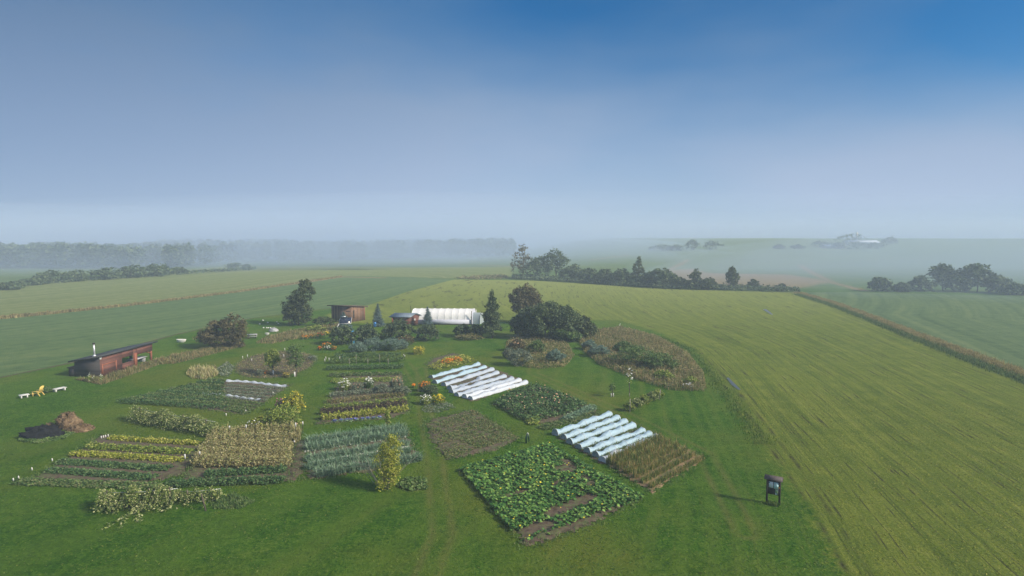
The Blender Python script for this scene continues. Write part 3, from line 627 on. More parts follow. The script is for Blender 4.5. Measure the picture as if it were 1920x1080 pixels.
# sunflower stalk
tree('sunflower', 'single tall leafy sunflower stalk standing behind the leeks', 'sunflower', 727,803,12,34,'column','bright_leaf',220,.2, trunk=False, bark='stem')
tree('tall_shrub', 'tall upright yellow green shrub on the lawn in front of the leeks', 'shrub', 728,918,66,104,'flame','yellow_leaf',4300,.09, trunk=False, bark='stem', sig=.36, k=12, clear=.02)
p = G(722,916); mb = MB()
for q in range(26):
    a = rng.uniform(-1, 1); ln = rng.uniform(1.6, 3.2); d = np.array([a*1.0-.55*(q < 12), rng.uniform(-.35, .35), 1.05]); mb.tube(limb(p+[a*.25, 0, 0], p+d*ln, .2), np.linspace(.03, .008, 5), 4)
tag(mb.build('dead_stems', M['stem'], loc=p), 'spray of bare grey stems arching left from the tall yellow shrub', 'dead stems')
patch('ground_cover_plant', 'sprawling low squash plants right of the tall yellow shrub', 'plants', [(740,912),(765,895),(800,900),(803,918),(770,922)], 'mid_leaf', 900, .5, .13, kind='stuff')
# espalier vines
def vine(label, a, b, h, mat, n, px_w=1.3, posts=4):
    A, B = G(*a), G(*b); root = empty('vine_row', A, label, 'vines'); L = np.linalg.norm(B-A); d = (B-A)/L
    n = int(n*2.2); mb = MB(); t = rng.random(n); nrm = np.array([-d[1], d[0], 0])
    hh = h*(.8+.35*noise1(t*7, t*3)+.2*noise1(t*19, t)); kk = rng.normal(size=n); r_ = np.abs(rng.normal(size=n))
    P = A+(B-A)*t[:, None]+nrm*(kk*px_w*.3)[:, None]; z = hh*(1-.5*np.minimum(kk**2*.25, 1))*(.35+.65*rng.random(n)**.6); P[:, 2] = gz(P[:, 0], P[:, 1])+z
    leaves(mb, P, np.full(n, .075), .3)
    for q in range(26):                                             # trailing shoots
        s0 = A+(B-A)*rng.random()+[0, 0, h*.6]; e0 = s0+nrm*rng.uniform(-1.6, 1.6)+d*rng.uniform(-.8, .8)-[0, 0, h*.55]; P = limb(s0, e0, .3, 14)+rng.normal(size=(14, 3))*.06; leaves(mb, P, np.full(14, .1), .3)
    mb.build('foliage', M[mat], root)
    for i in range(posts):
        p_ = A+(B-A)*(i+.3)/(posts-.3); p_[2] = float(gz(p_[0], p_[1])); pb = MB(); pb.tube([p_, p_+[.02, 0, h*.9]], .05, 6); pb.build('trellis_post', M['bark'], root)
    wb = MB(); wb.tube([A+[0, 0, h*.8], (A+B)/2+[0, 0, h*.74], B+[0, 0, h*.8]], .015, 4); wb.build('wire', M['steel'], root)
    return root
vine('pale leaved vine row sprawling on a trellis behind the front left plot', (252,788),(405,816), 1.9,'pale_leaf',6500,1.8)
vine('pale leaved vine row on the lawn at the lower left', (190,955),(335,946), 1.7,'pale_leaf',5500,2.0)
vine('short thin vine branch with leaning post right of the lower vine row', (338,944),(415,938), 1.25,'pale_leaf',650,.9,2)
p = G(386,958); mb = MB(); mb.tube([p, p+[-.35, .1, 1.35]], .06, 6); tag(mb.build('leaning_post', M['bark'], loc=p), 'leaning grey wooden post under the thin vine branch', 'post')
mb = MB(); 
for (a, b) in (((262,955),(190,995)), ((268,958),(225,992)), ((262,960),(265,978))):
    A, B = G(*a), G(*b); P = np.repeat(limb(A+[0, 0, .3], B+[0, 0, .1], .12, 40), 3, 0)+rng.normal(size=(120, 3))*[.15, .15, .05]; leaves(mb, P, np.full(120, .09), .3)
tag(mb.build('vine_runner', M['pale_leaf'], loc=G(230,975)), 'pale vine runners trailing over the lawn below the lower vine row', 'vine', kind='stuff')
patch('tall_grass', 'bluish tall grass tuft on the lawn right of the lower vines', 'grass', [(390,940),(440,925),(480,940),(450,955),(400,955)], 'mid_leaf', 2200, .4, .05, 'blade', 'stuff')
# upper left plot
soil('soil_bed_upper_left', [(395,728),(425,712),(545,722),(490,760),(455,778),(330,760),(365,742)])
for i in range(10):
    f = i/9; a = (390-f*168, 716+f*38); b = (430-f*-0, 716+f*56)
    m_ = 'crop_dark' if i % 2 else 'crop_mid'
    crop_row(f'dense green potato row, {ORD[i]} from the back of the upper left plot', a, (415+f*10, 717+f*50), m_, 1.25, .6, 1500, .13, group='potato rows of the upper left plot')
    if i > 0: crop_row(f'thin weedy seedling row, {ORD[i-1]} from the back beside the white fabric strips', (418+f*8, 718+f*50), (540-f*75, 724+f*52), 'crop_mid' if i > 5 else 'grey_leaf', .9, .35, 800, .1, group='seedling rows of the upper left plot')
patch('dry_weeds', 'brown dried seedhead patch behind the potato rows', 'dry weeds', [(348,702),(358,692),(405,690),(412,702),(390,712),(360,710)], 'dry_leaf', 1600, 1.1, .1, 'blade', 'stuff')
patch('grey_weeds', 'grey green weeds between the brown seedheads and the oval bed', 'weeds', [(405,695),(425,680),(440,690),(430,708),(415,708)], 'grey_leaf', 1000, .7, .12, 'leaf', 'stuff')
# yellow green bushes
for x, y, wp, hp, m_, lab, fl in ((490,800,44,20,'yellow_leaf','low yellow green bush at the left of the bushy clump',('petal_white',40,.08,'')),
    (527,800,70,42,'bright_leaf','large rounded yellow green bush in front of the pink flowers',None),(552,776,38,44,'yellow_leaf','yellow flowering bush behind the large rounded bush',('petal_yellow',150,.08,'')),
    (553,800,24,18,'bright_leaf','small bush with pinkish blooms at the lane corner',('petal_peach',25,.07,''))):
    tree('garden_bush', lab, 'bush', x, y, wp, hp, 'shrub', m_, 2400, .13, 'bushes by the left lane', trunk=False, bark='stem', flowers=fl)
flower_clump('magenta pink flower clump between the yellow green bushes', 527,772,24,26,'petal_pink','mid_leaf',60,500,.09)
# oval bed
ov = [(515+75*math.cos(a_)-6*math.sin(a_), 684+25*math.sin(a_)-6*math.cos(a_)) for a_ in np.linspace(0, 2*PI, 22, endpoint=False)]
soil('soil_bed_oval', ov)
patch('bed_weeds', 'sparse weeds over the oval soil bed round the two young trees', 'weeds', ov, 'weed', 5500, .4, .1, 'leaf', 'stuff')
tree('young_tree', 'small round yellow green tree on the left of the oval bed', 'tree', 512,702,34,48,'round','bright_leaf',1900,.15, clear=.15, k=26, sig=.24)
tree('young_tree', 'wispy taller young tree on the right of the oval bed', 'tree', 555,706,40,62,'column','mid_leaf',1300,.15, clear=.15, k=30, sig=.25)
for x, y in ((513,703),(553,706)):
    p = G(x, y); mb = MB(); mb.tube([p+[0, -.12, 0], p+[0, -.12, .75]], .12, 8); tag(mb.build('tree_guard', M['white_paint'], loc=p), 'white guard round the trunk of the ' + ('left' if x < 530 else 'right') + ' young tree in the oval bed', 'tree guard', 'tree guards in the oval bed')
flower_clump('small orange flower clump at the front left of the oval bed', 500,703,9,8,'petal_orange','mid_leaf',30,120,.09)
flower_clump('dull yellow flowers between the two young trees', 537,708,12,10,'petal_yellow','weed',30,200,.07)
flower_clump('pale silver plant left of the small orange flowers', 487,706,12,14,'petal_white','grey_leaf',12,300,.06)
flower_clump('pale bushy plant at the right end of the oval bed', 587,676,16,12,'petal_white','grey_leaf',15,300,.06)
# clover bed
CB = soil('soil_bed_clover', [(798,795),(812,785),(888,768),(975,822),(930,845),(838,864),(805,825)])
def bare(P): return np.clip(.7+.8*noise1(P[:, 0]*.4, P[:, 1]*.5)+(P[:, 0]-CB[:, 0].min())*.03, .15, 1.1)
patch('seedlings', 'fine green seedlings scattered over the square brown bed', 'seedlings', [(800,796),(888,769),(973,822),(838,862)], 'crop_mid', 16000, .30, .075, 'leaf', 'stuff', hf=bare)
patch('seedlings', 'brown withered seedlings over the square brown bed', 'seedlings', [(800,796),(888,769),(973,822),(838,862)], 'weed', 12000, .28, .075, 'leaf', 'stuff', hf=bare)
# greens plot beyond
soil('soil_bed_greens', [(924,758),(960,735),(1008,724),(1075,745),(1125,772),(1085,790),(1000,795)])
patch('squash_plants', 'tangled dark green tomato and squash plants with peach fruit', 'plants', [(926,758),(960,735),(1008,724),(1100,760),(1085,775),(1000,792),(975,788)], 'crop_dark', 7500, .95, .16, 'leaf', 'stuff')
p0_ = W([(926,758),(960,735),(1008,724),(1090,758),(1000,790)]); P = in_poly(p0_, 90); mb = MB(); leaves(mb, z0(P, .75)+rng.normal(size=(90, 3))*[0, 0, .12], np.full(90, .12), .8, .8)
tag(mb.build('fruit', M['petal_peach'], loc=G(1000,760)), 'scattered peach coloured fruit in the tangled plants', 'fruit', kind='stuff')
patch('lettuce_patch', 'bright lime lettuce patch at the front of the tangled plants', 'lettuce', [(985,790),(1000,780),(1015,787),(1008,797),(992,798)], 'bright_leaf', 900, .5, .13, 'leaf', 'stuff')
crop_row('blue green kale row along the right edge of the tangled plants', (1060,790),(1112,765), 'leek_leaf', 1.5, .55, 1400, .13)
crop_row('low green row between the lettuce patch and the near row covers', (1015,805),(1120,776), 'crop_mid', 1.6, .4, 1600, .12)
# pumpkin patch
PB = soil('soil_bed_pumpkins', [(866,882),(1025,836),(1203,935),(1110,985),(985,1030),(935,960)])
gaps = [(W(q_), r_) for q_, r_ in (([(1037,967),(1107,936)], .75), ([(968,1010),(1029,987)], .8), ([(985,1029),(1100,985),(1166,958)], .75), ([(1062,866),(1072,880)], .6), ([(955,932),(985,925)], .45), ([(1052,882),(1068,884)], .8), ([(1100,900),(1112,912)], .5), ([(905,945),(915,962)], .5), ([(1110,860),(1135,880)], .5), ([(1040,912),(1060,905)], .4))]
def pump(P):
    f = np.ones(len(P))
    for ln_, r_ in gaps:
        d_, _ = seg_dist(P, ln_); f = np.where(d_+.45*noise1(P[:, 0]*2.5, P[:, 1]*2.5) < r_, 0.0, f)
    return f
pw = W([(862,882),(1028,834),(1208,936),(1100,982),(985,1030),(930,965)]); P = in_poly(pw, 21000)
P = P[(pump(P) > 0) & (noise1(P[:, 0]*1.1, P[:, 1]*1.3)+.5*noise1(P[:, 0]*3, P[:, 1]*3.3) > -.62)]
mb = MB(); z = (.28+.22*noise1(P[:, 0]*1.4, P[:, 1]*1.5))*(.4+.6*rng.random(len(P))); leaves(mb, z0(P)+np.column_stack([z*0, z*0, np.abs(z)+.08]), np.full(len(P), .135), .8, .85)
tag(mb.build('pumpkin_vines', M['pumpkin_leaf'], loc=G(1030,930)), 'broad leaved pumpkin vines covering the nearest plot', 'pumpkin vines', kind='stuff')
P = in_poly(pw, 90); mb = MB(); leaves(mb, z0(P, .42), np.full(90, .085), 1.5, .9); tag(mb.build('pumpkin_flowers', M['petal_yellow'], loc=G(1030,930)), 'scattered yellow pumpkin flowers over the nearest plot', 'flowers', kind='stuff')
# maize plot
soil('soil_bed_maize', [(1140,875),(1240,822),(1325,858),(1222,925)], 'straw_soil')
for i in range(6):
    f = i/5; a = (1142+f*76, 872+f*44); b = (1240+f*78, 826+f*34)
    crop_row(f'brownish green maize row, {ORD[i]} from the near row covers', a, b, 'maize_leaf', .85-.08*i, 1.1-.1*i, 2000-200*i, .06, name='maize_row', group='maize rows', style='blade')
# raspberry row, saplings
for i, (x, y) in enumerate(((1180,770),(1194,763),(1208,757),(1222,751),(1233,746))):
    tree('berry_bush', f'yellowish raspberry bush, {ORD[i]} from the left in the short berry row', 'berry bush', x, y, 24, 18, 'shrub', 'pale_leaf' if i % 2 else 'bright_leaf', 900, .13, 'berry bushes', trunk=False, bark='stem')
for i, (x, y, hp) in enumerate(((1181,773,26),(1180,745,8),(1205,757,14),(1236,750,20))):
    p = G(x, y); mb = MB(); mb.tube([p, p+[.15*(i == 3), 0, hp/S(p)]], .05, 6); tag(mb.build('wooden_stake', M['stem'], loc=p), ['pale stake at the left end of the berry row', 'short pale stake below the thin white flowered sapling', 'pale stake in the middle of the berry row', 'leaning pale stake at the right end of the berry row'][i], 'stake', 'stakes of the berry row')
tree('sapling', 'short young sapling with white guards left of the berry row', 'sapling', 1148,744,16,26,'column','mid_leaf',160,.14, clear=.3)
tree('sapling', 'thin tall sapling with white blossoms behind the berry row', 'sapling', 1180,742,16,42,'column','bright_leaf',60,.12, clear=.45, flowers=('petal_white',26,.12,''))
for i, x in enumerate((1146,1150)):
    p = G(x, 744); mb = MB(); mb.tube([p, p+[0, 0, .5]], .06, 6); tag(mb.build('sapling_guard', M['white_paint'], loc=p), ('left' if i == 0 else 'right')+' white guard tube at the foot of the short sapling', 'guard tube', 'white guard tubes')
# island bed
IB = [(945,668),(950,640),(975,628),(1030,628),(1065,645),(1078,668),(1060,688),(1010,693),(965,685)]
patch('weedy_bed', 'reddish brown weeds filling the round island bed', 'weeds', IB, 'weed', 5000, .8, .08, 'blade', 'stuff')
patch('island_herbs', 'mixed herbs growing through the round island bed', 'weeds', IB, 'weed', 5000, .8, .15, 'leaf', 'stuff')
for x, y, wp, hp, m_, lab in ((975,686,50,34,'grey_leaf','pale green bush at the front left of the round island bed'),(1042,680,36,28,'blue_weed','blue grey bush at the right of the round island bed'),
     (955,672,24,22,'grey_leaf','small pale bush at the left edge of the round island bed'),(968,658,30,24,'brown_leaf','brown red smoke bush at the back left of the round island bed'),(1005,662,34,26,'mid_leaf','green bush in the middle back of the round island bed')):
    tree('island_shrub', lab, 'shrub', x, y, wp, hp, 'shrub', m_, 1800, .17, 'shrubs in the island bed', trunk=False, bark='stem', flowers=('petal_peach',26,.13,'') if m_ == 'brown_leaf' else None)
# long meadow mound
MD = [(1085,640),(1110,622),(1160,615),(1230,632),(1290,665),(1318,700),(1322,735),(1255,732),(1180,708),(1120,682),(1095,660)]
patch('meadow_mound', 'tall brown and green meadow plants on the long mound', 'meadow', MD, 'weed', 16000, 1.1, .08, 'blade', 'stuff')
patch('meadow_herbs', 'mixed green and brown herbs growing through the long mound', 'meadow', MD, 'weed', 12000, 1.0, .16, 'leaf', 'stuff')
patch('meadow_mound', 'pale dry grass along the far rim of the long mound', 'meadow', [(1110,625),(1160,613),(1230,630),(1290,662),(1320,700),(1325,733),(1300,705),(1268,678),(1215,650),(1150,632)], 'dry_grass', 9000, .85, .06, 'blade', 'stuff')
for x, y, wp, hp, m_, lab in ((1200,686,100,40,'mid_leaf','wide dark green bush in the middle of the long mound'),(1235,692,70,32,'mid_leaf','green bush right of the wide bush on the long mound'),(1125,668,40,22,'blue_weed','blue grey bush at the left end of the long mound'),
     (1105,655,28,18,'blue_weed','smaller blue grey bush at the far left of the long mound'),(1242,712,40,18,'bright_leaf','low lime bush at the front of the long mound'),(1295,722,30,16,'bright_leaf','lime weeds bush near the right tip of the long mound'),(1170,662,40,24,'mid_leaf','round green bush behind the wide bush on the mound')):
    tree('mound_shrub', lab, 'shrub', x, y, wp, hp, 'shrub', m_, 2200, .18, 'shrubs on the long mound', trunk=False, bark='stem')
flower_clump('white daisies near the right tip of the long mound', 1290,728,22,10,'petal_white','weed',30,150,.09)
# flowers near the lane
flower_clump('yellow ornamental grass clump near the top of the lane', 786,664,24,16,'petal_yellow','yellow_leaf',90,700,.10,.4)
flower_clump('small yellow flowers by the dark round shrubs', 718,634,16,12,'petal_yellow','bright_leaf',30,300,.10)
soil('soil_bed_far_small', [(798,684),(812,672),(850,662),(870,668),(845,682),(815,692)])
patch('flower_strip', 'yellowing foliage strip behind the farther row covers', 'plants', [(800,690),(835,672),(870,668),(895,676),(860,686),(820,695)], 'yellow_leaf', 2200, .7, .12, 'leaf', 'stuff')
flower_clump('left bright orange flower patch behind the farther row covers', 838,684,24,12,'petal_orange','yellow_leaf',110,300,.12,.5)
flower_clump('right bright orange flower patch behind the farther row covers', 856,681,22,12,'petal_orange','yellow_leaf',90,300,.12,.5)
flower_clump('orange marigold spot at the lane edge left of the dark bush', 775,727,8,8,'petal_orange','mid_leaf',30,80,.1)
flower_clump('orange flowers above the dark bush by the lane', 797,734,26,20,'petal_orange','weed',60,500,.11,.75)
tree('dark_bush', 'dark round bush between the orange and white flowers by the lane', 'bush', 805,742,34,22,'shrub','dark_leaf',1400,.12, trunk=False, bark='stem')
flower_clump('white flower clump by the lane below the dark bush', 799,758,24,20,'petal_white','bright_leaf',50,500,.11,.4)
flower_clump('yellow orange flower clump right of the white flowers by the lane', 822,757,24,18,'petal_yellow','bright_leaf',90,500,.10,.5)
patch('lane_weeds', 'pale grassy weeds in front of the white and yellow flowers', 'weeds', [(790,768),(800,758),(840,755),(855,765),(820,775),(795,774)], 'grey_leaf', 1200, .3, .08, 'leaf', 'stuff')
tree('low_shrub', 'reddish low shrub right of the dark round shrubs', 'shrub', 762,646,34,18,'shrub','brown_leaf',1000,.15, trunk=False, bark='stem', flowers=('petal_peach',20,.12,''))
# orange strips further back
for i, (x, y, c_, wp) in enumerate(((572,636,'petal_orange',14),(588,634,'petal_orange',18),(601,631,'petal_red',16),(612,629,'petal_yellow',12),(600,657,'petal_orange',9),(614,656,'petal_white',12),(626,657,'petal_orange',9),(612,650,'petal_orange',18))):
    flower_clump(['pale orange flowers at the left end of the far flower border','orange flowers in the far flower border','red flowers in the far flower border','yellow flowers at the right end of the far flower border','left orange flowers before the dark shrubs','white flowers between two orange clumps','right orange flowers before the dark shrubs','dull orange flowers above the white flowers'][i], x, y, wp, 8, c_, 'mid_leaf', 42, 300, .11, .5)
# long grass strips on the left
patch('long_grass', 'strip of long dry grass running right from the red shed', 'grass', [(285,684),(320,668),(385,655),(445,640),(460,648),(400,664),(330,682)], 'weed', 6000, .8, .09, 'blade', 'stuff')
patch('long_grass', 'long grass strip beyond the picnic table toward the tall leaning tree', 'grass', [(478,644),(500,632),(560,618),(640,606),(650,618),(575,632),(510,645)], 'weed', 6000, .8, .1, 'blade', 'stuff')
patch('long_grass', 'weeds along the foot of the red shed', 'weeds', [(140,712),(188,711),(245,692),(300,674),(320,676),(250,702),(190,722)], 'weed', 5000, .9, .07, 'blade', 'stuff')
tree('wild_shrub', 'low wild shrub left of the brown barn', 'shrub', 605,612,46,20,'shrub','tree_leaf',1500,.2, trunk=False, bark='stem')
tree('wild_shrub', 'yellowish wild shrub in front of the brown barn', 'shrub', 590,622,40,14,'shrub','bright_leaf',900,.18, trunk=False, bark='stem')
for i, (x, y, hp) in enumerate(((168,716,18),(176,715,10),(190,718,18))):
    flower_clump(f'pale hollyhock spike, {ORD[i]} from the left by the red shed', x, y, 5, hp, 'petal_white', 'bright_leaf', 22, 60, .07, .1, 'hollyhocks by the red shed')
# ------------------------------------------------------------------ trees near the tunnel
tree('bushy_tree', 'wide brownish bushy tree on the lawn behind the red shed strip', 'tree', 415,652,92,62,'spread','brown_leaf',6500,.24, k=26)
tree('leaning_tree', 'tall dark leaning tree left of the brown barn', 'tree', 560,610,62,84,'lean','tree_leaf',7500,.28, k=24, clear=.03)
spruce('blue spruce between the brown barn and the small metal roofed shed', 709,612,28,44)
spruce('blue spruce in front of the white tunnel', 802,612,26,38)
spruce('broad blue spruce behind the solar panel', 645,622,40,38)
for x, y, wp, hp, lab in ((642,646,46,42,'dark round shrub below the solar panel'),(686,643,44,40,'dark round shrub right of the blue barrel'),(748,636,58,40,'dark round shrub in front of the small metal roofed shed'),
     (800,638,48,32,'dark round shrub in front of the spruce by the white tunnel'),(868,632,36,26,'left dark shrub at the right end of the white tunnel'),(890,633,34,26,'right dark shrub at the right end of the white tunnel')):
    tree('round_shrub', lab, 'shrub', x, y, wp, hp, 'shrub', 'dark_leaf', 3000, .24, 'dark round shrubs', trunk=False, bark='stem')
tree('low_shrub', 'brownish low shrub in front of the shrubs at the tunnel end', 'shrub', 880,637,50,12,'shrub','weed',1000,.18, trunk=False, bark='stem')
tree('dark_conifer', 'tall dark conifer right of the white tunnel', 'tree', 923,634,44,90,'cone','dark_leaf',5500,.24, k=26, sig=.22)
tree('brown_tree', 'tall brownish tree behind the big dark thicket', 'tree', 986,606,70,74,'round','brown_leaf',5500,.3, k=20)
for x, y, wp, hp, m_, lab in ((988,632,64,58,'dark_leaf','big dark tree at the left of the thicket'),(1022,636,76,78,'dark_leaf','biggest dark tree in the middle of the thicket'),(1060,636,72,66,'dark_leaf','dark rounded tree right of the middle of the thicket'),
     (1092,636,50,44,'tree_leaf','smaller green tree at the right end of the thicket'),(1062,640,50,28,'mid_leaf','green bush at the front right of the thicket')):
    tree('thicket_tree', lab, 'tree', x, y, wp, hp, 'shrub', m_, 6000, .3, 'trees of the dark thicket', k=22)
# ------------------------------------------------------------------ hedgerow beyond the hayfield
HG = [(980,522,44,66,'tall','brown_leaf'),(1008,523,50,46,'shrub','dark_leaf'),(1043,523,56,56,'round','dark_leaf'),(1075,526,46,32,'shrub','dark_leaf'),(1104,529,44,28,'shrub','dark_leaf'),(1134,532,48,30,'shrub','dark_leaf'),
 (1166,534,46,32,'shrub','dark_leaf'),(1196,535,24,54,'tall','tree_leaf'),(1212,537,40,27,'shrub','dark_leaf'),(1243,539,54,38,'round','dark_leaf'),(1274,541,34,22,'shrub','tree_leaf'),(1304,542,34,38,'tall','tree_leaf'),(1328,543,32,24,'shrub','tree_leaf'),
 (1373,543,25,42,'round','tree_leaf'),(1412,543,22,20,'tall','tree_leaf'),(1466,544,16,12,'shrub','tree_leaf')]
for i, (x, y, wp, hp, sh, m_) in enumerate(HG):
    tree('hedgerow_tree', f'hazy {"bushy" if sh == "shrub" else "tall" if sh == "tall" else "rounded"} tree, {ORD[i]} from the left in the hedgerow past the hayfield', 'tree', x, y, wp, hp, sh, m_, 1700 if sh != 'tall' else 900, .55, 'trees of the hedgerow beyond the hayfield', k=18)
patch('hedgerow_scrub', 'low scrub running along the foot of the hedgerow', 'scrub', [(960,524),(1100,532),(1240,542),(1400,546),(1500,549),(1500,545),(1400,541),(1240,536),(1100,527),(960,519)], 'dark_leaf', 9000, 2.2, .5, 'leaf', 'stuff')
patch('field_scrub', 'low brown scrub at the left end of the hedgerow', 'scrub', [(850,523),(900,520),(945,518),(955,522),(900,525)], 'weed', 1600, 1.6, .4, 'leaf', 'stuff')
HR = [(1240,470,40,12),(1268,470,30,12),(1298,469,28,22),(1336,468,40,18),(1460,467,20,10),(1495,467,26,9),(1572,466,30,13),(1610,467,60,15),(1640,466,36,12),(1600,455,60,18),(1668,458,30,16),(1540,462,36,12)]
for i, (x, y, wp, hp) in enumerate(HR):
    tree('hill_tree', f'faint misty tree, {ORD[i]} of the scattered trees on the right hand hill' if False else ['small misty tree at the left end of the hilltop line', 'second misty tree in the hilltop line', 'tallest misty tree in the hilltop line', 'broad misty tree right of the tallest hilltop tree', 'lone small misty bush on the hill right of the broad tree', 'low misty bush left of the far farm', 'misty tree below the long pale farm roof at its left', 'wide misty tree below the long farm roof', 'misty tree below the right end of the long farm roof', 'misty tree behind the long farm roof', 'misty tree right of the farm roofs', 'misty tree left of the farm roofs'][i], 'tree', x, y, wp, hp, 'shrub', 'dark_leaf', 500, 1.0, 'misty trees on the right hill', k=12)
HC = [(1650,546,44,28,'shrub'),(1692,547,34,18,'shrub'),(1728,546,46,30,'shrub'),(1768,545,56,52,'round'),(1800,547,50,36,'shrub'),(1832,547,56,54,'round'),(1868,549,54,36,'shrub'),(1903,553,50,24,'shrub')]
for i, (x, y, wp, hp, sh) in enumerate(HC):
    tree('copse_tree', f'misty dark tree, {ORD[i]} from the left in the copse beyond the right hand field', 'tree', x, y, wp, hp, sh, 'dark_leaf', 1800, .55, 'trees of the right copse', k=18)
HL = [(15,543,60,16),(60,534,50,14),(92,530,56,24),(140,527,50,22),(195,524,56,24),(245,521,50,26),(295,518,54,26),(335,514,34,14),(440,504,28,12),(462,503,16,8)]
for i, (x, y, wp, hp) in enumerate(HL):
    tree('far_shrub', f'misty shrub, {ORD[i]} from the left in the hedge below the left wood', 'shrub', x, y, wp, hp, 'shrub', 'dark_leaf', 900, .6, 'shrubs of the left hedge', k=16)
patch('hedge_scrub', 'low scrub along the left hedge line', 'scrub', [(-60,550),(100,532),(300,518),(480,506),(480,503),(300,514),(100,527),(-60,543)], 'dark_leaf', 4000, 1.8, .6, 'leaf', 'stuff')
def wood(label, poly, n, hgt, leaf=1.3):
    pw = np.asarray(poly); C = in_poly(pw, n); mb = MB()
    for c_ in C:
        h = hgt*(rng.uniform(.86, 1.04)+.1*float(noise1(c_[0]*.012, c_[1]*.01))); r = h*rng.uniform(.26, .38); b = np.array([c_[0], c_[1], float(gz(*c_))])
        D = unit(rng.normal(size=(190, 3))); q_ = .75+.3*rng.random((190, 1)); leaves(mb, b+[0, 0, h*.56]+D*q_*np.array([r, r, h*.44]), np.full(190, leaf), .3)
    c0 = pw.mean(0); tag(mb.build('far_wood', M['dark_leaf'], loc=(*c0, 0)), label, 'wood', kind='stuff')
wood('misty wood filling the left horizon', [(-520,380),(-300,395),(-215,400),(-210,470),(-560,480)], 330, 16)
wood('fainter misty wood in the distance behind the leaning tree', [(-330,520),(-200,490),(0,600),(0,700),(-240,590),(-340,600)], 360, 17)
# tall grass strips between the fields
def strip(label, line, width, n, h, mat, leaf=.1):
    L_ = W(line); mb = MB()
    for a, b in zip(L_[:-1], L_[1:]):
        t = rng.random(n); d = unit(b-a); nr_ = np.array([-d[1], d[0]]); P = a+(b-a)*t[:, None]+nr_*(rng.normal(size=n)*width*.35)[:, None]
        hh = h*(.75+.35*noise1(P[:, 0]*.35, P[:, 1]*.35)+.2*noise1(P[:, 0]*1.3, P[:, 1])); blades(mb, z0(P), np.maximum(hh, .2), leaf, .4)
    tag(mb.build('tall_grass_strip', M[mat], loc=z0(L_[:1])[0]), label, 'tall grass', kind='stuff')
strip('strip of tall tan grass between the hayfield and the right field', [(1495,549),(1560,568),(1630,594),(1700,622),(1800,659),(1919,703),(2050,750)], 2.2, 6500, .8, 'dry_grass', .06)
strip('dark weedy foot of the tall grass strip right of the hayfield', [(1495,552),(1560,572),(1630,599),(1700,628),(1800,667),(1919,712),(2050,760)], 2.4, 4500, .6, 'mid_leaf', .07)
strip('strip of dry grass between the two left fields', [(-60,603),(60,592),(250,572),(450,547),(640,519)], 2.0, 2600, .9, 'dry_grass', .2)
E_ = []
for pw_ in EDGES:
    for a, b in zip(pw_, np.roll(pw_, -1, 0)):
        n_ = int(np.hypot(*(b-a))*26)+1; q_ = a+(b-a)*rng.random((n_, 1))+rng.normal(size=(n_, 2))*.32; E_.append(q_[noise1(q_[:, 0]*.8, q_[:, 1]*.9) > -.35])
E_ = np.vstack(E_); mb = MB(); blades(mb, z0(E_), np.full(len(E_), .24), .04, .6); leaves(mb, z0(E_[::3], .1), np.full(len(E_[::3]), .08), .5)
tag(mb.build('bed_edge_grass', M['crop_mid'], loc=(0, 70, 0)), 'ragged grass and weeds fringing the edges of the garden beds', 'grass', kind='stuff')
# lawn edge tufts
strip('taller grass tufts along the rutted edge of the hayfield', [(1230,630),(1290,655),(1335,705),(1380,765),(1430,835)], 2.2, 900, .3, 'lawn_tuft', .06)
LW = W([(-200,1079),(-40,760),(140,712),(420,668),(700,612),(930,612),(1085,640),(1110,690),(1300,735),(1400,800),(1470,890),(1530,985),(1575,1079)])
P = np.vstack([in_poly(LW, 26000), in_poly(W([(-60,1079),(0,800),(900,740),(1400,800),(1575,1079)]), 30000)])
P = P[np.hypot(*P.T) > 30]; P = P[noise1(P[:, 0]*.5, P[:, 1]*.6)+.8*noise1(P[:, 0]*2.3, P[:, 1]*2.1) > -.25]
mb = MB(); leaves(mb, z0(P, .02+.04*rng.random()), np.full(len(P), .075), .9, .5); tag(mb.build('lawn_grass', M['lawn_tuft'], loc=(0, 60, 0)), 'mown grass tufts and clover over the dark green lawn', 'grass', kind='stuff')
HP = W([(1600,1079),(1560,985),(1500,890),(1430,800),(1380,730),(1919,760),(1919,1079)]); P = in_poly(HP, 16000); P = P[noise1(P[:, 0]*.9, P[:, 1]*.35)+.8*noise1(P[:, 0]*2.3, P[:, 1]*2.1) > -.1]
mb = MB(); leaves(mb, z0(P, .03), np.full(len(P), .08), .9, .4); tag(mb.build('hay_stubble', M['stubble'], loc=(60, 60, 0)), 'short olive stubble over the near hayfield', 'grass', kind='stuff')
# ------------------------------------------------------------------ buildings
def frame(o, e1, e2):
    """oriented box helper: coordinates (u along e1, v along e2, z)"""
    e1 = np.array([*e1, 0.]); e2 = np.array([*e2, 0.]); o = np.asarray(o, float)
    def q(u, v, z): return o+e1*u+e2*v+np.array([0, 0, z])
    def bx(mb, u0, u1, v0, v1, z0_, z1_, tint=.5): mb.hexa([q(u0,v0,z0_),q(u1,v0,z0_),q(u1,v1,z0_),q(u0,v1,z0_),q(u0,v0,z1_),q(u1,v0,z1_),q(u1,v1,z1_),q(u0,v1,z1_)], tint)
    return q, bx
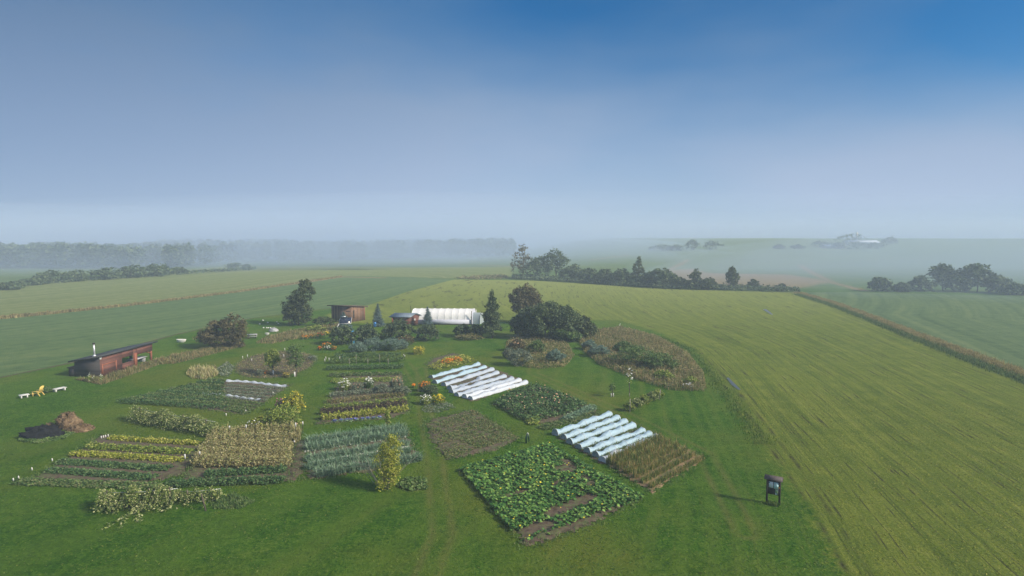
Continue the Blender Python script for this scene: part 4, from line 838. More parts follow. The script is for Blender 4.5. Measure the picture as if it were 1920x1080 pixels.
# red shed: front wall faces +X, mono pitch down to the back
o_ = G(189,707); f_ = G(287,677); e1 = unit((f_-o_)[:2]); Ls = float(np.linalg.norm((f_-o_)[:2])); e2 = np.array([-e1[1], e1[0]]); e2 = e2 if e2[0] < 0 else -e2
q, bx = frame(o_, e1, e2); D_ = 4.2; HF, HB = 3.15, 2.35
sh = empty('open_shed', o_, 'long red plank shed with stovepipe and open right end', 'shed')
def part(name, mat, fn, par, smooth=False):
    mb = MB(); fn(mb); return mb.build(name, M[mat], par, smooth=smooth)
def fw(mb):
    u = [0, .39*Ls, .60*Ls, .68*Ls, Ls]
    bx(mb, 0, u[1], 0, .08, 0, HF); bx(mb, u[1], u[2], 0, .08, 0, 1.1); bx(mb, u[1], u[2], 0, .08, 2.0, HF); bx(mb, u[2], u[3], 0, .08, 0, HF); bx(mb, u[3], Ls, 0, .08, HF-1.25, HF)
part('front_wall', 'red_plank', fw, sh)
part('post', 'red_trim', lambda mb: bx(mb, .62*Ls, .67*Ls, -.12, -.003, 0, HF-.9), sh)
part('post', 'red_trim', lambda mb: bx(mb, Ls-.3, Ls-.003, .083, .38, 0, HF-.3), sh)
part('post', 'dark_wood', lambda mb: bx(mb, Ls-.3, Ls-.003, D_-.35, D_-.05, 0, HB), sh)
part('post', 'dark_wood', lambda mb: bx(mb, .6*Ls, .63*Ls, D_-.35, D_-.05, 0, HB), sh)
part('brace', 'red_trim', lambda mb: mb.tube([q(Ls-.2, .2, 1.5), q(Ls-1.3, .2, HF-1.3)], .07, 4), sh)
def ew(mb):
    v8 = [q(-.08,.003,0),q(-.003,.003,0),q(-.003,D_,0),q(-.08,D_,0),q(-.08,.003,HF-.05),q(-.003,.003,HF-.05),q(-.003,D_,HB-.02),q(-.08,D_,HB-.02)]; mb.hexa(v8)
part('end_wall', 'dark_plank', ew, sh)
part('back_wall', 'dark_plank', lambda mb: bx(mb, 0, .6*Ls, D_-.08, D_-.003, 0, HB-.03), sh)
part('inner_wall', 'dark_plank', lambda mb: bx(mb, .385*Ls, .39*Ls+.06, .1, D_-.1, 0, HB-.1), sh)
part('woodbox', 'dark_plank', lambda mb: bx(mb, .003, 3, D_+.003, D_+1.1, 0, 1.35), sh)
part('woodbox_lid', 'dark_wood', lambda mb: bx(mb, -.15, 3.1, D_, D_+1.3, 1.353, 1.42), sh)
rf = part('roof', 'roof_dark', lambda mb: mb.hexa([q(-.5,-.45,HF+.06),q(Ls+.9,-.45,HF+.06),q(Ls+.9,D_+.7,HB-.05),q(-.5,D_+.7,HB-.05),q(-.5,-.45,HF+.26),q(Ls+.9,-.45,HF+.26),q(Ls+.9,D_+.7,HB+.14),q(-.5,D_+.7,HB+.14)]), sh)
dr = part('door', 'red_plank', lambda mb: bx(mb, .5, 3.2, -.06, -.003, .55, 1.75), sh)
part('door_frame', 'red_trim', lambda mb: (bx(mb, .3, .5, -.09, -.003, .4, 1.95), bx(mb, 3.2, 3.4, -.09, -.003, .4, 1.95), bx(mb, .5, 3.2, -.09, -.003, 1.753, 1.9)), dr if False else sh)
part('table', 'rock', lambda mb: (bx(mb, .7*Ls, .98*Ls, .8, 2.2, .8, .9), bx(mb, .72*Ls, .75*Ls, 1, 2, 0, .797), bx(mb, .93*Ls, .96*Ls, 1, 2, 0, .797)), sh)
pp = q(1.4, 2.0, HF-.2); sp_ = part('stovepipe', 'steel', lambda mb: mb.tube([pp, pp+[0, 0, 2.0]], .13, 10), sh, True)
mb = MB(); mb.tube([pp+[0, 0, 1.95], pp+[0, 0, 2.15]], .2, 10); c_ = mb.build('pipe_cap', M['dark_wood'], sp_) if False else None
part('pipe_cap', 'dark_wood', lambda mb: mb.tube([pp+[0, 0, 1.9], pp+[0, 0, 2.12]], .19, 10), sh)
part('pipe_flashing', 'steel', lambda mb: mb.tube([pp+[0, 0, -.05], pp+[0, 0, .25]], [.34, .15], 10), sh)
part('fascia', 'white_paint', lambda mb: bx(mb, -.1, .3, -.1, -.003, HF-.4, HF+.02), sh)
# brown barn
o_ = G(659,604); e1 = unit(np.array([-1, .12])); e2 = unit(np.array([.5, .86])); q, bx = frame(o_, e1, e2)
bn = empty('brown_barn', o_, 'tall brown board barn with flat tilted roof behind the solar panel', 'barn')
LL, LD, h1, h2 = 5.2, 4.6, 4.0, 3.4
part('front_wall', 'brown_plank', lambda mb: bx(mb, 0, LL, 0, .1, 0, h1), bn)
part('side_wall', 'brown_plank', lambda mb: mb.hexa([q(0,.103,0),q(.1,.103,0),q(.1,LD,0),q(0,LD,0),q(0,.103,h1),q(.1,.103,h1),q(.1,LD,h2),q(0,LD,h2)]), bn)
part('side_wall', 'brown_plank', lambda mb: mb.hexa([q(LL-.1,.103,0),q(LL,.103,0),q(LL,LD,0),q(LL-.1,LD,0),q(LL-.1,.103,h1),q(LL,.103,h1),q(LL,LD,h2),q(LL-.1,LD,h2)]), bn)
part('back_wall', 'brown_plank', lambda mb: bx(mb, 0, LL, LD+.003, LD+.1, 0, h2), bn)
part('roof', 'brown_leaf' if False else 'roof_brown', lambda mb: mb.hexa([q(-.5,-.7,h1+.1),q(LL+.6,-.7,h1+.1),q(LL+.6,LD+.7,h2-.05),q(-.5,LD+.7,h2-.05),q(-.5,-.7,h1+.35),q(LL+.6,-.7,h1+.35),q(LL+.6,LD+.7,h2+.18),q(-.5,LD+.7,h2+.18)]), bn)
part('slit_window', 'dark_wood', lambda mb: bx(mb, -.02, -.003, .6, 1.1, .9, 2.9), bn)
part('board', 'dark_wood', lambda mb: bx(mb, .2, 1.4, -.03, -.003, 2.7, 2.85), bn)
for v_ in (.12, 1.9, 3.2, LD-.1): part('batten', 'brown_plank', lambda mb: bx(mb, -.05, -.003, v_, v_+.12, 0, h2), bn)
part('corner_post', 'red_trim', lambda mb: bx(mb, -.12, -.003, LD-.02, LD+.12, 0, h2-.1), bn)
# small shed
o_ = G(769,611); e1 = unit(np.array([-1, .08])); e2 = unit(np.array([.62, .8])); q, bx = frame(o_, e1, e2)
ss = empty('garden_shed', o_, 'small wooden shed with grey blue metal gable roof left of the tunnel', 'shed'); LL, LD, he, hr = 4.3, 3.0, 2.2, 2.9
part('front_wall', 'red_plank', lambda mb: bx(mb, 0, LL, 0, .08, 0, he), ss); part('back_wall', 'red_plank', lambda mb: bx(mb, 0, LL, LD+.003, LD+.08, 0, he), ss)
def gable(u): return lambda mb: mb.add([q(u,.083,0),q(u+.08,.083,0),q(u+.08,LD,0),q(u,LD,0),q(u,.083,he),q(u+.08,.083,he),q(u+.08,LD,he),q(u,LD,he),q(u,LD/2,hr-.1),q(u+.08,LD/2,hr-.1)],
    [[0,3,2,1],[0,1,5,4],[2,3,7,6],[1,2,6,5],[3,0,4,7],[4,8,7,4],[5,6,9,5],[4,5,9,8],[6,7,8,9]])
part('gable_wall', 'red_plank', gable(0), ss); part('gable_wall', 'red_plank', gable(LL-.08), ss)
part('roof', 'roof_metal', lambda mb: (mb.hexa([q(-.5,-.5,he-.1),q(LL+.6,-.5,he-.1),q(LL+.6,LD/2,hr),q(-.5,LD/2,hr),q(-.5,-.5,he),q(LL+.6,-.5,he),q(LL+.6,LD/2,hr+.1),q(-.5,LD/2,hr+.1)]),
     mb.hexa([q(-.5,LD/2+.003,hr),q(LL+.6,LD/2+.003,hr),q(LL+.6,LD+.5,he-.1),q(-.5,LD+.5,he-.1),q(-.5,LD/2+.003,hr+.1),q(LL+.6,LD/2+.003,hr+.1),q(LL+.6,LD+.5,he),q(-.5,LD+.5,he)])), ss)
part('window', 'white_paint', lambda mb: bx(mb, -.05, -.003, 1.3, 1.7, 1.1, 1.6), ss)
part('post', 'red_trim', lambda mb: bx(mb, LL-.25, LL-.05, -.35, -.2, 0, he-.12), ss)
# high tunnel
def arch(u0, u1, W2, ht, qf, n=14, seg=28, sagamp=.0, z_lo=0.0, th0=0, th1=PI, thick=0):
    th = np.linspace(th0, th1, n); us = np.linspace(u0, u1, seg); V = []
    for u in us:
        k = 1-sagamp*abs(math.sin((u-u0)/(u1-u0)*PI*9))
        for a in th: V.append(qf(u, W2-math.copysign(abs(math.cos(a))**.7, math.cos(a))*W2*k, max(z_lo, ht*abs(math.sin(a))**.75*k)))
    i, j = np.meshgrid(np.arange(seg-1), np.arange(n-1), indexing='ij'); return np.array(V), np.stack([i*n+j, (i+1)*n+j, (i+1)*n+j+1, i*n+j+1], -1).reshape(-1, 4)
o_ = G(884,609); e1 = unit(np.array([-1, .03])); e2 = unit(np.array([.12, .99])); q, bx = frame(o_, e1, e2)
ht_ = empty('high_tunnel', o_, 'long white plastic high tunnel greenhouse behind the shrubs', 'greenhouse'); TL, TW, TH = 14.8, 3.0, 3.6
part('film_cover', 'tunnel_film', lambda mb: mb.add(*arch(0, TL, TW, TH, q, 20, 90, .012)), ht_, True)
part('side_curtain', 'tunnel_curtain', lambda mb: bx(mb, 0, TL, -.06, -.02, 0, 1.25), ht_)
part('base_board', 'dark_wood', lambda mb: bx(mb, -.1, TL+.1, -.12, -.063, 0, .22), ht_)
for i in range(10):
    u = TL*i/9; V, _ = arch(u, u+.01, TW, TH+.03, q, 15, 2); part('rib', 'tunnel_film', lambda mb: mb.tube(V[:15], .05, 5), ht_)
V, _ = arch(-.03, -.02, TW, TH, q, 20, 2)
part('end_wall', 'tunnel_curtain', lambda mb: mb.add(np.vstack([V[:20], q(-.03, TW, 0)]), [[k, k+1, 20, k] for k in range(19)]), ht_)
part('door', 'dark_wood', lambda mb: (bx(mb, -.1, -.05, 2.3, 2.4, 0, 2.2), bx(mb, -.1, -.05, 3.7, 3.8, 0, 2.2), bx(mb, -.1, -.05, 2.4, 3.7, 2.1, 2.2)), ht_)
part('corner_pole', 'dark_wood', lambda mb: mb.tube([q(-.1, -.2, 0), q(-.1, -.2, 3.4)], .09, 6), ht_)
part('corner_pole', 'dark_wood', lambda mb: mb.tube([q(TL+.2, .3, 0), q(TL+.2, .3, 4.6)], .06, 6), ht_)
part('end_pole', 'white_paint', lambda mb: mb.tube([q(-.12, 2*TW, 0), q(-.12, 2*TW, 3.0)], .09, 6), ht_)
o_ = G(899,608); q, bx = frame(o_, unit(np.array([-1, .3])), unit(np.array([.4, .95])))
st = empty('small_tunnel', o_, 'small grey hooped tunnel at the right end of the white tunnel', 'greenhouse')
part('film_cover', 'grey_film', lambda mb: mb.add(*arch(0, 2.6, 1.3, 2.7, q, 14, 12)), st, True)
V, _ = arch(-.03, -.02, 1.3, 2.7, q, 14, 2); part('end_wall', 'grey_film', lambda mb: mb.add(np.vstack([V[:14], q(-.03, 1.3, 0)]), [[k, k+1, 14, k] for k in range(13)]), st)
part('door_hoop', 'dark_wood', lambda mb: mb.tube(V[:14]+[0, 0, .02], .06, 5), st)
# far farm on the hill
for (x, y, wp, hp, lab, rise) in ((1620,455,56,6,'long pale farm building on the misty hill',0), (1569,462,38,5,'shorter pale farm building left of the long one on the misty hill',0)):
    o_ = G(x-wp/2, y+4); s_ = S(o_); q, bx = frame(o_, (1, 0), (0, 1)); fb_ = empty('farm_building', o_, lab, 'farm building'); Lb, hb_ = wp/s_, hp/s_
    part('wall', 'white_paint', lambda mb: (bx(mb, 0, Lb, 0, 14, 0, hb_*.7)), fb_)
    part('roof', 'cover_bright', lambda mb: (mb.hexa([q(-1,-1,hb_*.7+.02),q(Lb+1,-1,hb_*.7+.02),q(Lb+1,7,hb_*1.35),q(-1,7,hb_*1.35),q(-1,-1,hb_*.7+.4),q(Lb+1,-1,hb_*.7+.4),q(Lb+1,7,hb_*1.35+.4),q(-1,7,hb_*1.35+.4)]), mb.hexa([q(-1,7.01,hb_*1.35),q(Lb+1,7.01,hb_*1.35),q(Lb+1,15,hb_*.7),q(-1,15,hb_*.7),q(-1,7.01,hb_*1.35+.4),q(Lb+1,7.01,hb_*1.35+.4),q(Lb+1,15,hb_*.7+.4),q(-1,15,hb_*.7+.4)])), fb_)
    for k in range(6): part('window', 'dark_wood', lambda mb: bx(mb, Lb*(k+.3)/6, Lb*(k+.55)/6, -.05, -.003, hb_*.25, hb_*.5), fb_)
o_ = G(1606,452); s_ = S(o_); si = empty('silo', o_, 'white silo rising behind the far farm buildings', 'silo')
part('tower', 'white_paint', lambda mb: mb.tube([o_, o_+[0, 0, 16/s_]], 1.9/s_, 12), si, True); part('dome', 'white_paint', lambda mb: mb.tube([o_+[0, 0, 16/s_], o_+[0, 0, 18/s_]], [1.9/s_, .3/s_], 12), si, True)
# ------------------------------------------------------------------ small things
# notice kiosk
A, B = G(1437.5,942), G(1461,947); e1 = unit((B-A)[:2]); Lk = float(np.linalg.norm((B-A)[:2])); e2 = np.array([-e1[1], e1[0]]); q, bx = frame(A, e1, e2)
ks = empty('notice_kiosk', A, 'dark wooden notice kiosk with shingled roof and pale papers on the lawn', 'notice board')
part('post', 'dark_wood', lambda mb: bx(mb, -.07, .07, -.07, .07, 0, 2.1), ks); part('post', 'dark_wood', lambda mb: bx(mb, Lk-.07, Lk+.07, -.07, .07, 0, 2.1), ks)
bd = part('board', 'dark_plank', lambda mb: bx(mb, .073, Lk-.073, -.02, .04, .78, 1.86), ks)
part('top_beam', 'dark_wood', lambda mb: bx(mb, .073, Lk-.073, -.05, .06, 1.863, 1.98), ks)
wI = Lk-.146
def pr(name, mat, u0, u1, z0_, z1_, v=-.03): return part(name, mat, lambda mb: bx(mb, .073+wI*u0, .073+wI*u1, v, v+.008, z0_, z1_), ks)
pr('paper', 'paper_white', .05, .47, 1.34, 1.84); pr('paper', 'paper', .53, .95, 1.32, 1.84); pr('flyer', 'photo_green', .66, .95, .84, 1.28); pr('flyer', 'paper_white', .68, .82, .82, .92, -.04); pr('blue_stamp', 'ink', .06, .15, 1.70, 1.82, -.04); pr('orange_tag', 'ink_orange', 1.0, 1.06, 1.4, 1.52, -.085)
for k in range(6): pr('text_line', 'ink', .56+.03*(k % 2), .88-.05*(k % 3), 1.42+k*.06, 1.432+k*.06, -.034)
for k in range(5): pr('text_line', 'ink', .18, .42-.03*(k % 2), 1.42+k*.06, 1.43+k*.06, -.034)
part('roof', 'shingle', lambda mb: (mb.hexa([q(-.22,-.30,2.05),q(Lk+.22,-.30,2.05),q(Lk+.22,0,2.32),q(-.22,0,2.32),q(-.22,-.30,2.11),q(Lk+.22,-.30,2.11),q(Lk+.22,0,2.38),q(-.22,0,2.38)]),
    mb.hexa([q(-.22,.003,2.32),q(Lk+.22,.003,2.32),q(Lk+.22,.30,2.05),q(-.22,.30,2.05),q(-.22,.003,2.38),q(Lk+.22,.003,2.38),q(Lk+.22,.30,2.11),q(-.22,.30,2.11)])), ks)
mb = MB(); P = line_pts((1437,944),(1461,949), 260, .6); blades(mb, z0(P), np.full(260, .25), .04, .4); tag(mb.build('grass_tuft', M['lawn_tuft'], loc=A), 'longer grass round the kiosk posts', 'grass', kind='stuff')
# solar panel
p = G(640,640); s_ = S(p); sp0 = empty('solar_panel', p, 'tilted solar panel on a mast above the dark shrub', 'solar panel'); zt = 42/s_
part('mast', 'steel', lambda mb: mb.tube([p+[0, 1.5, 0], p+[0, 1.5, zt-.5]], .07, 8), sp0)
def pnl(mb, m=0., dz=0.): mb.box(p+[.6, 1.4, zt-.5+dz], (2.4-m, 1.9-m, .06), rz=.15, rx=R(33))
part('panel', 'panel_glass', lambda mb: pnl(mb, .09, .03), sp0); part('panel_frame', 'white_paint', lambda mb: pnl(mb, 0, -.02), sp0)
part('support_leg', 'white_paint', lambda mb: mb.tube([p+[-.5, .5, zt-1.0], p+[-1.2, .1, zt-2.3]], .06, 6), sp0)
part('crossbar', 'steel', lambda mb: mb.tube([p+[-.4, 2.1, zt+.2], p+[.4, 2.2, zt+.25]], .1, 6), sp0)
def barrel(label, px, py, hpx, stack):
    p = G(px, py); s_ = S(p); h = hpx/s_; t = empty('water_barrel', p, label, 'barrel'); n = stack; hh = h/n
    for k in range(n):
        z = [0, .06, .5, .94, 1.0]; rr = np.array([.27, .31, .34, .31, .26])*hh/.95*.9; mb = MB(); mb.tube([p+[0, 0, hh*k+v*hh] for v in z], rr, 14); mb.build('drum', M['cyan_plastic' if n > 1 else 'blue_plastic'], t, smooth=True)
        for zz in (.3, .68): mb = MB(); a = np.linspace(0, 2*PI, 15); mb.tube([p+[math.cos(v)*rr[2]*.98, math.sin(v)*rr[2]*.98, hh*k+zz*hh] for v in a], .025, 4); mb.build('drum_ring', M['blue_plastic'], t)
barrel('tall light blue barrel standing between the two dark round shrubs', 661,644,24,2)
barrel('deep blue barrel at the foot of the spruce beside the barn', 703,613,9,1)
# adirondack chair
p = G(72,742); ch = empty('garden_chair', p, 'yellow slatted garden chair on the grass at the far left', 'chair'); k_ = 1.15
def cb_(nm, c_, sz, **kw): mb = MB(); mb.box(p+np.array(c_)*k_, np.array(sz)*k_, **kw); mb.build(nm, M['yellow_paint'], ch)
cb_('seat', (-.05, 0, .38), (.62, .6, .06), ry=R(-12)); 
for i in range(5): cb_('back_slat', (.36, -.24+i*.12, .78), (.05, .1, .95-.06*abs(i-2)), ry=R(24))
cb_('arm', (-.05, -.36, .6), (.8, .14, .04)); cb_('arm', (-.05, .36, .6), (.8, .14, .04))
for y_ in (-.33, .33): cb_('leg', (-.4, y_, .3), (.1, .07, .58)); cb_('leg', (.3, y_, .22), (.1, .06, .5), ry=R(-35))
cb_('footrest', (-.62, 0, .22), (.35, .5, .05), ry=R(20))
# white loungers / boards
def lounge(label, a, b, h=.42):
    A, B = G(*a), G(*b); e1 = unit((B-A)[:2]); L_ = float(np.linalg.norm((B-A)[:2])); e2 = np.array([-e1[1], e1[0]]); q, bx = frame(A, e1, e2); t = empty('white_bench', A, label, 'bench')
    part('top', 'white_paint', lambda mb: (bx(mb, 0, L_, -.05, .22, h-.06, h), bx(mb, 0, L_, .25, .52, h-.06, h), bx(mb, 0, L_, .55, .8, h-.06, h)), t)
    for u in (.15, L_-.3): part('leg', 'white_paint', lambda mb: bx(mb, u, u+.12, 0, .75, 0, h-.063), t)
lounge('flat white bench left of the yellow chair', (37,748),(56,745)); lounge('white plank bench right of the yellow chair', (103,736),(126,731))
def tub(label, px, py, wpx, hpx, name='white_tub', cat='tub'):
    p = G(px, py); s_ = S(p); a, h = wpx/s_/2, hpx/s_; t = empty(name, p, label, cat)
    th = np.linspace(0, 2*PI, 19)[:-1]; V = []; prof = [(.55, 0), (.9, .35), (1., .8), (1.05, 1.0), (.92, 1.0), (.85, .45)]
    for r_, z_ in prof: V += [p+[math.cos(v)*a*r_, math.sin(v)*a*.42*r_, z_*h] for v in th]
    n = 18; mb = MB(); f = [[i*n+j, i*n+(j+1) % n, (i+1)*n+(j+1) % n, (i+1)*n+j] for i in range(5) for j in range(n)]; mb.add(V, f); mb.build('hull', M['white_paint'], t, smooth=True)
    mb = MB(); V = [p+[math.cos(v)*a*.86, math.sin(v)*a*.36, .47*h] for v in th]+[p+[0, 0, .47*h]]; mb.add(V, [[j, (j+1) % n, n, j] for j in range(n)]); mb.build('inside', M['rock'], t)
    return t
tub('white bathtub shaped trough on the grass behind the red shed', 340,642,18,6)
tub('small white tub in front of the grey rock mound', 501,628,8,4)
# picnic table
def picnic(label, px, py, wpx, mat='rock'):
    p = G(px, py); s_ = S(p); L_ = wpx/s_; t = empty('picnic_table', p, label, 'picnic table'); q, bx = frame(p, unit(np.array([1, .35])), unit(np.array([-.35, 1])))
    part('table_top', mat, lambda mb: bx(mb, -L_/2, L_/2, -.5, .5, .78, .86), t)
    for v in (-1.05, .75): part('bench_seat', mat, lambda mb: bx(mb, -L_/2, L_/2, v, v+.3, .44, .5), t)
    for u in (-L_*.35, L_*.3): part('leg_frame', 'dark_wood', lambda mb: (bx(mb, u, u+.12, -.95, .95, .3, .4), bx(mb, u, u+.12, -.6, -.45, 0, .77), bx(mb, u, u+.12, .45, .6, 0, .77)), t)
picnic('grey wooden picnic table right of the wide bushy tree', 473,634,18); 
def lump(name, label, cat, px, py, wpx, hpx, mat, seed, deep=.7, rough_=.14, kind=None, n=30, leafy=None):
    p = G(px, py); s_ = S(p); a, h = wpx/s_/2, hpx/s_; us = np.linspace(0, 2*PI, n, endpoint=False); vs = np.linspace(0, PI/2, 12); V = []
    for v in vs:
        for u in us:
            k = 1+rough_*noise1(math.cos(u)*2+seed, math.sin(u)*2+v*2)+rough_*.6*noise1(u*2.3+seed, v*5)*math.sin(2*v); V.append(p+[math.cos(u)*math.cos(v)*a*k, math.sin(u)*math.cos(v)*a*deep*k, math.sin(v)**1.2*h*k-.03])
    mb = MB(); f = [[i*n+j, i*n+(j+1) % n, (i+1)*n+(j+1) % n, (i+1)*n+j] for i in range(11) for j in range(n)]; mb.add(V, f)
    if leafy:
        Vn = np.array(V); idx = rng.integers(0, len(Vn), leafy); leaves(mb, Vn[idx]+rng.normal(size=(leafy, 3))*.06, np.full(leafy, .1), .4, .25)
    return tag(mb.build(name, M[mat], loc=p, smooth=True), label, cat, kind=kind)
M['hay'] = leafmat('hay', [(.07,.048,.03),(.16,.11,.065),(.28,.21,.13)], trans=0, clump=1.4, cscale=3)
lump('rock_mound', 'grey stone mound beyond the small white tub', 'rocks', 513,621,18,7,'rock',1)
lump('compost_heap', 'low black compost heap on the grass at the left', 'compost heap', 80,818,80,19,'tarp',3,.5,.3)
lump('hay_pile', 'tall brown hay pile behind the black heap', 'hay pile', 128,800,44,24,'hay',5,.8,.34, leafy=3500)
lump('hay_pile', 'low flat brown straw pile right of the tall hay pile', 'hay pile', 150,806,44,10,'hay',8,.8,.3, leafy=2500)
lump('hay_pile', 'small tan straw patch behind the black heap', 'hay pile', 94,798,16,5,'hay',9,.8,.2, leafy=200)
patch('pile_weeds', 'bright weeds along the front of the black heap', 'weeds', [(35,822),(75,825),(120,818),(125,808),(140,812),(120,824),(70,832),(35,828)], 'mid_leaf', 1300, .35, .12, 'leaf', 'stuff')
tree('grass_clump', 'round ornamental grass clump between the yellow chair and the plank bench', 'grass clump', 89,736,20,12,'shrub','mid_leaf',500,.1, trunk=False, bark='stem')
for i, (x, y) in enumerate(((487,608),(494,615),(500,615),(503,615),(493,601),(502,605),(519,604),(522,607),(507,615))):
    lump('white_stone', ['white stone farthest left in the scattered stones', 'white stone before the stone mound, first from the left', 'white stone before the stone mound, second from the left', 'white stone before the stone mound, third from the left', 'small white stone at the back left', 'pale flat stone in the middle of the scattered stones', 'pale stone near the tall leaning tree', 'tiny white stone below the pale stone near the leaning tree', 'pale flat stone right of the three white stones'][i], 'stone', x, y, 3.5, 1.8, 'white_paint', i, n=10)
# dark green two legged stand
p = G(989,831); gs = empty('garden_stand', p, 'slim dark green stand with pale cap on the grass by the brown bed', 'garden stand'); hh_ = 20/S(p)
part('leg', 'steel_dark', lambda mb: mb.tube([p+[-.14, 0, 0], p+[-.11, 0, hh_*.55], p+[-.04, 0, hh_*.92]], [.09, .11, .06], 8), gs, True)
part('leg', 'steel_dark', lambda mb: mb.tube([p+[.17, .02, .1], p+[.13, 0, hh_*.55], p+[.04, 0, hh_*.92]], [.04, .085, .06], 8), gs, True)
part('cap', 'white_paint', lambda mb: mb.tube([p+[-.06, 0, hh_*.9], p+[.03, -.02, hh_*1.0], p+[.1, -.02, hh_*.86]], .05, 8), gs, True)
# white marker stakes
def marker(px, py, hp, label, group, r=.045, post=False):
    p = G(px, py); h = hp/S(p)
    if post:
        t = empty('marker_post', p, label, 'marker post', group); part('post', 'dark_wood', lambda mb: mb.tube([p, p+[0, 0, h*.75]], .03, 6), t); part('white_tip', 'white_paint', lambda mb: mb.box(p+[0, 0, h*.88], (.13, .06, h*.26)), t); return t
    mb = MB(); mb.box(p+[0, 0, h/2], (.11, .04, h), rx=.05); mb.add(*( [p+[-.055, -.02, h], p+[.055, -.02, h], p+[.055, .02, h], p+[-.055, .02, h], p+[0, 0, h+.08]], [[0,1,4,0],[1,2,4,1],[2,3,4,2],[3,0,4,3]]))
    return tag(mb.build('plant_marker', M['white_paint'], loc=p), label, 'plant marker', group)
for lst, where, g in (([(190,823),(194,822),(198,821),(203,820)], 'at the back left corner of the front left plot', 'markers at the bean row end'),
     ([(25,902),(35,898),(60,882),(92,885),(98,865)], 'at the left ends of the carrot rows', 'markers at the carrot row ends'),
     ([(455,673),(464,670),(472,678),(532,670),(534,658)], 'standing in the oval bed', 'markers in the oval bed'),
     ([(609,678),(611,674),(617,676),(637,674)], 'at the left end of the tomato rows', 'markers at the tomato row end'),
     ([(424,780),(461,774),(512,740)], 'at the right end of the upper left rows', 'markers at the upper left row ends')):
    for i, (x, y) in enumerate(lst): marker(x, y, 5, f'white marker {where}, {ORD[i]} from the left', g)
for i, (x, y, hp) in enumerate([(375,868,22),(348,885,34),(431,820,22),(462,820,24),(505,812,12),(555,822,30),(568,812,22),(438,836,8),(493,822,12),(552,838,12)]):
    marker(x, y, hp, ['short dark post with white tip in the soil path left of the dried corn', 'tall dark post with white tip at the front of the soil path', 'thin post with white tip behind the dried corn, farthest left', 'thin post with white tip behind the dried corn, second from the left', 'short white tipped post before the rounded bush', 'white tipped post at the right edge of the dried corn', 'white tipped post on the lane beside the soil path', 'white tipped post poking out of the dried corn at its left', 'white tipped post poking out of the middle of the dried corn', 'white tipped post at the dried corn end'][i], 'white tipped posts round the dried corn', post=True)
for i, (x, y, hp) in enumerate(((757,672,8),(759,676,10))): marker(x, y, hp, ['rear white tipped post at the right end of the tomato rows', 'front white tipped post at the right end of the tomato rows'][i], 'posts at the tomato row end', post=True)
patch('dry_weeds', 'two tan dried stalk tufts at the right edge of the dried corn', 'dry weeds', [(548,822),(556,812),(565,812),(562,830),(552,832)], 'dry_leaf', 500, 1.8, .07, 'blade', 'stuff')
p = G(1162,612); gb_ = empty('white_bird', p, 'small white bird standing on the hayfield beyond the mound', 'bird'); s_ = S(p)
mb = MB(); k_ = 1/s_
mb.tube([p+[-1.2*k_, 0, 1.6*k_], p+[-.4*k_, 0, 2.2*k_], p+[.3*k_, 0, 2.8*k_], p+[.6*k_, 0, 3.8*k_], p+[.5*k_, 0, 5*k_], p+[.8*k_, 0, 5.6*k_], p+[1.5*k_, 0, 5.5*k_]], np.array([.2, .9, .85, .4, .32, .45, .08])*k_, 8)
mb.tube([p+[0, -.2*k_, 0], p+[-.1*k_, -.2*k_, 1.8*k_]], .12*k_, 5); mb.tube([p+[.2*k_, .25*k_, 0], p+[.05*k_, .2*k_, 1.8*k_]], .12*k_, 5); mb.build('body', M['white_paint'], gb_, smooth=True)
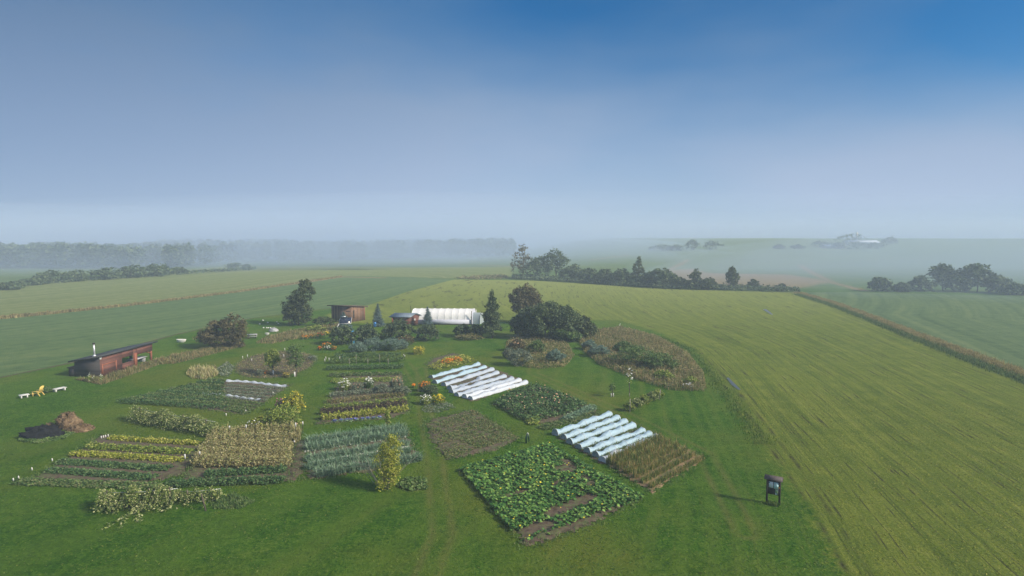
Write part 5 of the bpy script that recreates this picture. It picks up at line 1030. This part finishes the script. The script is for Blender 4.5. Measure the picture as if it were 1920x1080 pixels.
# ------------------------------------------------------------------ fog banks lying in the low ground beyond the fields
def fog_bank(label, c, r, dens, seed):
    m = bpy.data.materials.new('fog_air'); m.use_nodes = True; n_ = m.node_tree; n_.nodes.clear(); o1 = n_.nodes.new('ShaderNodeOutputMaterial'); v1 = n_.nodes.new('ShaderNodeVolumePrincipled')
    n_.links.new(v1.outputs[0], o1.inputs['Volume']); v1.inputs['Color'].default_value = (.58, .73, .97, 1); v1.inputs['Density'].default_value = dens; v1.inputs['Anisotropy'].default_value = 0
    us = np.linspace(0, 2*PI, 48, endpoint=False); vs = np.linspace(-PI/2, PI/2, 20); V = []
    for v in vs:
        for u in us:
            k = 1+.13*float(noise1(math.cos(u)*2.2+seed, math.sin(u)*2.2+v*1.5))*math.cos(v); V.append([c[0]+r[0]*k*math.cos(u)*math.cos(v), c[1]+r[1]*k*math.sin(u)*math.cos(v), c[2]+r[2]*k*math.sin(v)])
    f = [[i*48+j, i*48+(j+1) % 48, (i+1)*48+(j+1) % 48, (i+1)*48+j] for i in range(19) for j in range(48)]
    mb = MB(); mb.add(V, f); o = mb.build('fog_bank', m, loc=c, smooth=True); tag(o, label, kind='stuff'); o['category'] = 'fog'
for k_, (hh_, dn_) in enumerate(((26, .0024), (42, .0014), (66, .0009))):
    fog_bank(['low', 'middle', 'top'][k_]+' layer of the pale fog hiding the centre of the horizon', (-170+20*k_, 700, 2), (400-25*k_, 350-15*k_, hh_), dn_, 1+k_)
for k_, (hh_, dn_) in enumerate(((28, .0020), (48, .0013))):
    fog_bank(['low', 'upper'][k_]+' layer of the fog lying over the left wood', (-420, 600, 2), (430, 320-20*k_, hh_), dn_*1.25, 4+k_)
fog_bank('fog bank beyond the hill farm on the right', (900, 1300, 6), (850, 380, 50), .0026, 7)
for k_, (hh_, dn_) in enumerate(((32, .0012), (52, .0007), (84, .0005), (130, .0003))):
    fog_bank(['low dense layer', 'middle layer', 'upper layer', 'thin top layer'][k_]+' of the far fog closing the horizon', (60*k_, 1700, 0), (2800, 850-30*k_, hh_), dn_, 9+k_)
fog_bank('thin veil of fog over the right copse', (240, 300, -2), (190, 110, 26), .0035, 12)
# ------------------------------------------------------------------ haze
hm = bpy.data.materials.new('haze_air'); hm.use_nodes = True; ht2 = hm.node_tree; ht2.nodes.clear()
ho = ht2.nodes.new('ShaderNodeOutputMaterial'); pv = ht2.nodes.new('ShaderNodeVolumePrincipled'); ht2.links.new(pv.outputs[0], ho.inputs['Volume'])
pv.inputs['Color'].default_value = (.66, .81, 1.0, 1); pv.inputs['Density'].default_value = HAZE_DENSITY; pv.inputs['Anisotropy'].default_value = .0
mb = MB(); mb.box((0, 0, 21.0), (6400, 6400, 46.0)); hz = mb.build('haze', hm); tag(hz, kind='stuff')
